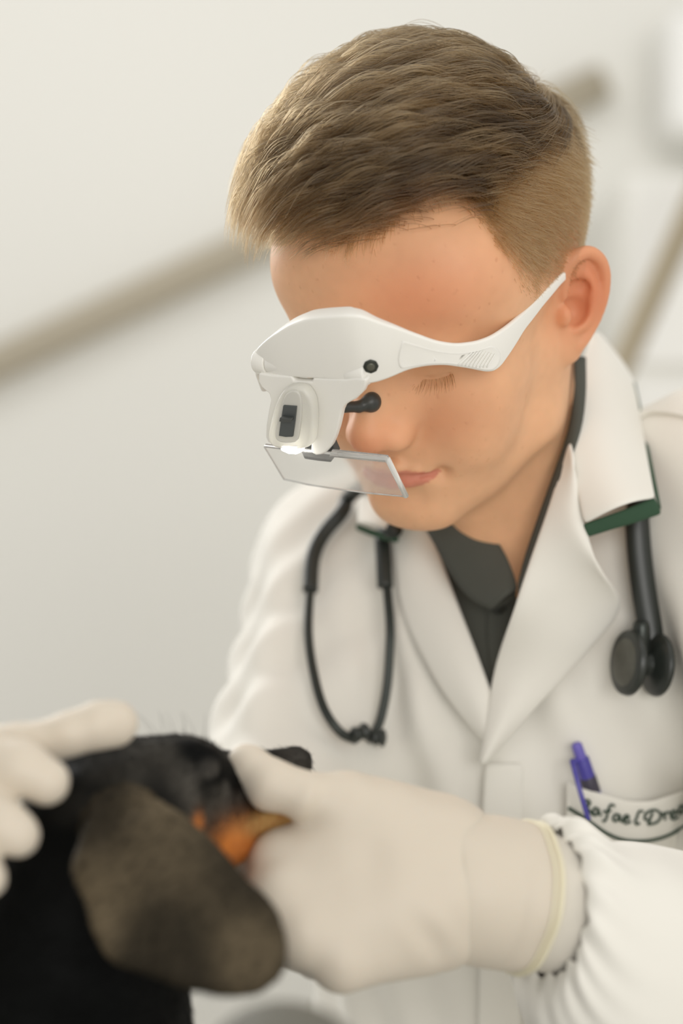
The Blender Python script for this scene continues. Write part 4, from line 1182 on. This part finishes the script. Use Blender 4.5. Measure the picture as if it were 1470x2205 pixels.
fcol = dc[tf].mean(1)
tanm = (fcol[:, 0] > 0.10) & ~earw[tf].any(1)
M_fur_b = mat('black_fur', srgb(9, 9, 8), 0.6, Specular_IOR_Level=0.12)
M_fur_t = mat('tan_fur', srgb(190, 122, 64), 0.5)
for nm, msk, mm in (('black_fur', ~tanm & (RNG.random(NF) < 1), M_fur_b), ('tan_fur', tanm, M_fur_t)):
    hh = hair_obj(nm, fs_[msk], np.array([0.00010, 0.00009, 0.00003])[None], mm, dog); hh['kind'] = 'stuff'
# a few long brow whiskers
wk = []
for i in range(9):
    a = P(335 + 12 * i + RNG.normal(0, 4), 1600 + 0.4 * i, 0.965); d = np.array((0.10 * RNG.normal(), 0, 1.0)) + RNG.normal(0, .22, 3); d /= np.linalg.norm(d)
    wk.append([a + d * 0.016 * q + np.array((-0.003 * q * q, 0, 0)) for q in (0, .33, .66, 1)])
hh = hair_obj('whiskers', np.array(wk), np.array([0.00010, 0.00008, 0.00006, 0.00003])[None], M_fur_b, dog); hh['kind'] = 'stuff'

# ================================================================== table under the dog and what lies on it
M_steel = mat('brushed_steel', srgb(222, 222, 218), 0.4, Metallic=0.35, noise=(40, 0.06))
table = thing('examination_table', 'brushed steel examination table under the dog', 'table', (-0.05, 0.92, 0))
quad_box('table_top', (-0.65, 0.62, 1.045), (0.50, 1.185, 1.080), M_steel, table, 0.008)
for x_ in (-0.55, 0.40): quad_box('leg', (x_ - .03, 0.87, 0.03), (x_ + .03, 0.93, 1.047), M_steel, table, 0.006)
for x_ in (-0.55, 0.40): quad_box('foot', (x_ - .04, 0.66, 0), (x_ + .04, 1.14, 0.04), M_steel, table, 0.008)
BO = Sculpt(); BO.ops = []
BO.add(rcone(np.array((-0.0218, 0.75, 1.1170)), np.array((-0.0218, 0.75, 1.2295)), 0.036, 0.036), 0.004)
v_, q_ = BO.mesh(0.003)
bo = mesh_obj('padded_post', v_, q_, mat('grey_vinyl', srgb(104, 102, 92), 0.6, bump=(200, .1, .0005)))
tag(bo, 'dark grey rounded pad at the bottom edge between dog and coat', 'pad')

# ================================================================== legs and shoes below the coat
LG = Sculpt(); LG.ops = []
for s in (-1, 1):
    hp_ = np.array((0.10, 1.52, 0.80)) + sx * 0.09 * s; kn = np.array((hp_[0], 1.50, 0.48)); an = np.array((hp_[0], 1.56, 0.10))
    LG.add(rcone(hp_, kn, 0.085, 0.066), 0.03); LG.add(rcone(kn, an, 0.066, 0.055), 0.03)
v_, q_ = LG.mesh(0.01)
mesh_obj('trousers', v_, q_, mat('grey_trouser_cloth', srgb(98, 98, 94), 0.85), person)
for s in (-1, 1):
    sc_ = Sculpt(); sc_.ops = []
    an = np.array((0.10, 1.56, 0.05)) + sx * 0.09 * s
    sc_.add(rcone(an + (0, 0.03, -0.008), an + (-0.03, -0.13, -0.016), 0.042, 0.034), 0.02); sc_.add(rcone(an, an + (0, 0, 0.06), 0.042, 0.045), 0.02)
    v_, q_ = sc_.mesh(0.006); v_[:, 2] = np.maximum(v_[:, 2], 0.0)
    mesh_obj('shoe', v_, q_, mat('white_shoe_leather', srgb(225, 224, 220), 0.5), person)

# ================================================================== things behind, far out of focus
M_rail = mat('grey_rail', srgb(180, 171, 152), 0.6)
rail = thing('wall_rail', 'grey rail slanting upwards across the wall behind him', 'rail', P(600, 520, 2.96))
ra, rb = P(-240, 890, 2.972), P(1300, 175, 2.972)
tube('bar', np.linspace(ra, rb, 8), 0.027, M_rail, rail, 16)
for t in (0.12, 0.5, 0.88):
    c = ra + (rb - ra) * t
    tube('bracket', [c, c + np.array((0, 0.04, -0.01))], 0.010, M_rail, rail, 12)
M_white_eq = mat('white_enamel', srgb(246, 246, 243), 0.35)
eq1 = mesh_obj('wall_dispenser', *(lambda s: s)(Sculpt().add(rbox(P(1535, 178, 2.90), (0.078, 0.085, 0.092), None, 0.03), 0.001).mesh(0.006)), M_white_eq)
tag(eq1, 'rounded white dispenser on the wall at the top right edge', 'dispenser')
cab = thing('white_cabinet', 'pale cabinet standing against the wall behind his shoulder', 'cabinet', (P(1440, 700, 2.6)[0], 2.75, 0))
cx0, cx1 = P(1345, 400, 2.6)[0], P(1345, 400, 2.6)[0] + 0.55
ztopc = P(1400, 372, 2.6)[2]
quad_box('carcass', (cx0, 2.6, 0.0), (cx1, 2.98, ztopc), mat('pale_laminate', srgb(236, 235, 229), 0.5), cab, 0.012)
for zz0, zz1 in ((0.08, 0.95), (0.97, 1.62), (1.64, ztopc - .02)):
    if zz1 > zz0: quad_box('door', (cx0 + .01, 2.585, zz0), (cx1 - .01, 2.602, zz1), mat('door_laminate', srgb(240, 239, 234), 0.45), cab, 0.004)
pole = thing('drip_stand', 'slim tan-grey pole leaning at the right edge behind his shoulder', 'pole', (P(1300, 900, 2.35)[0], 2.35, 0))
pa2 = P(1300, 870, 2.38); pb2 = P(1500, 430, 2.38); dd_ = (pb2 - pa2)
tube('shaft', np.array([pa2 - dd_ * (pa2[2] / dd_[2]) , pb2 + dd_ * 0.3]), 0.016, mat('tan_metal', srgb(170, 158, 134), 0.45), pole, 14)
tube('foot', np.array([pa2 - dd_ * (pa2[2] / dd_[2]) + (0, 0, 0.0), pa2 - dd_ * (pa2[2] / dd_[2]) + (0, 0, 0.02)]), 0.10, M_rail, pole, 24)
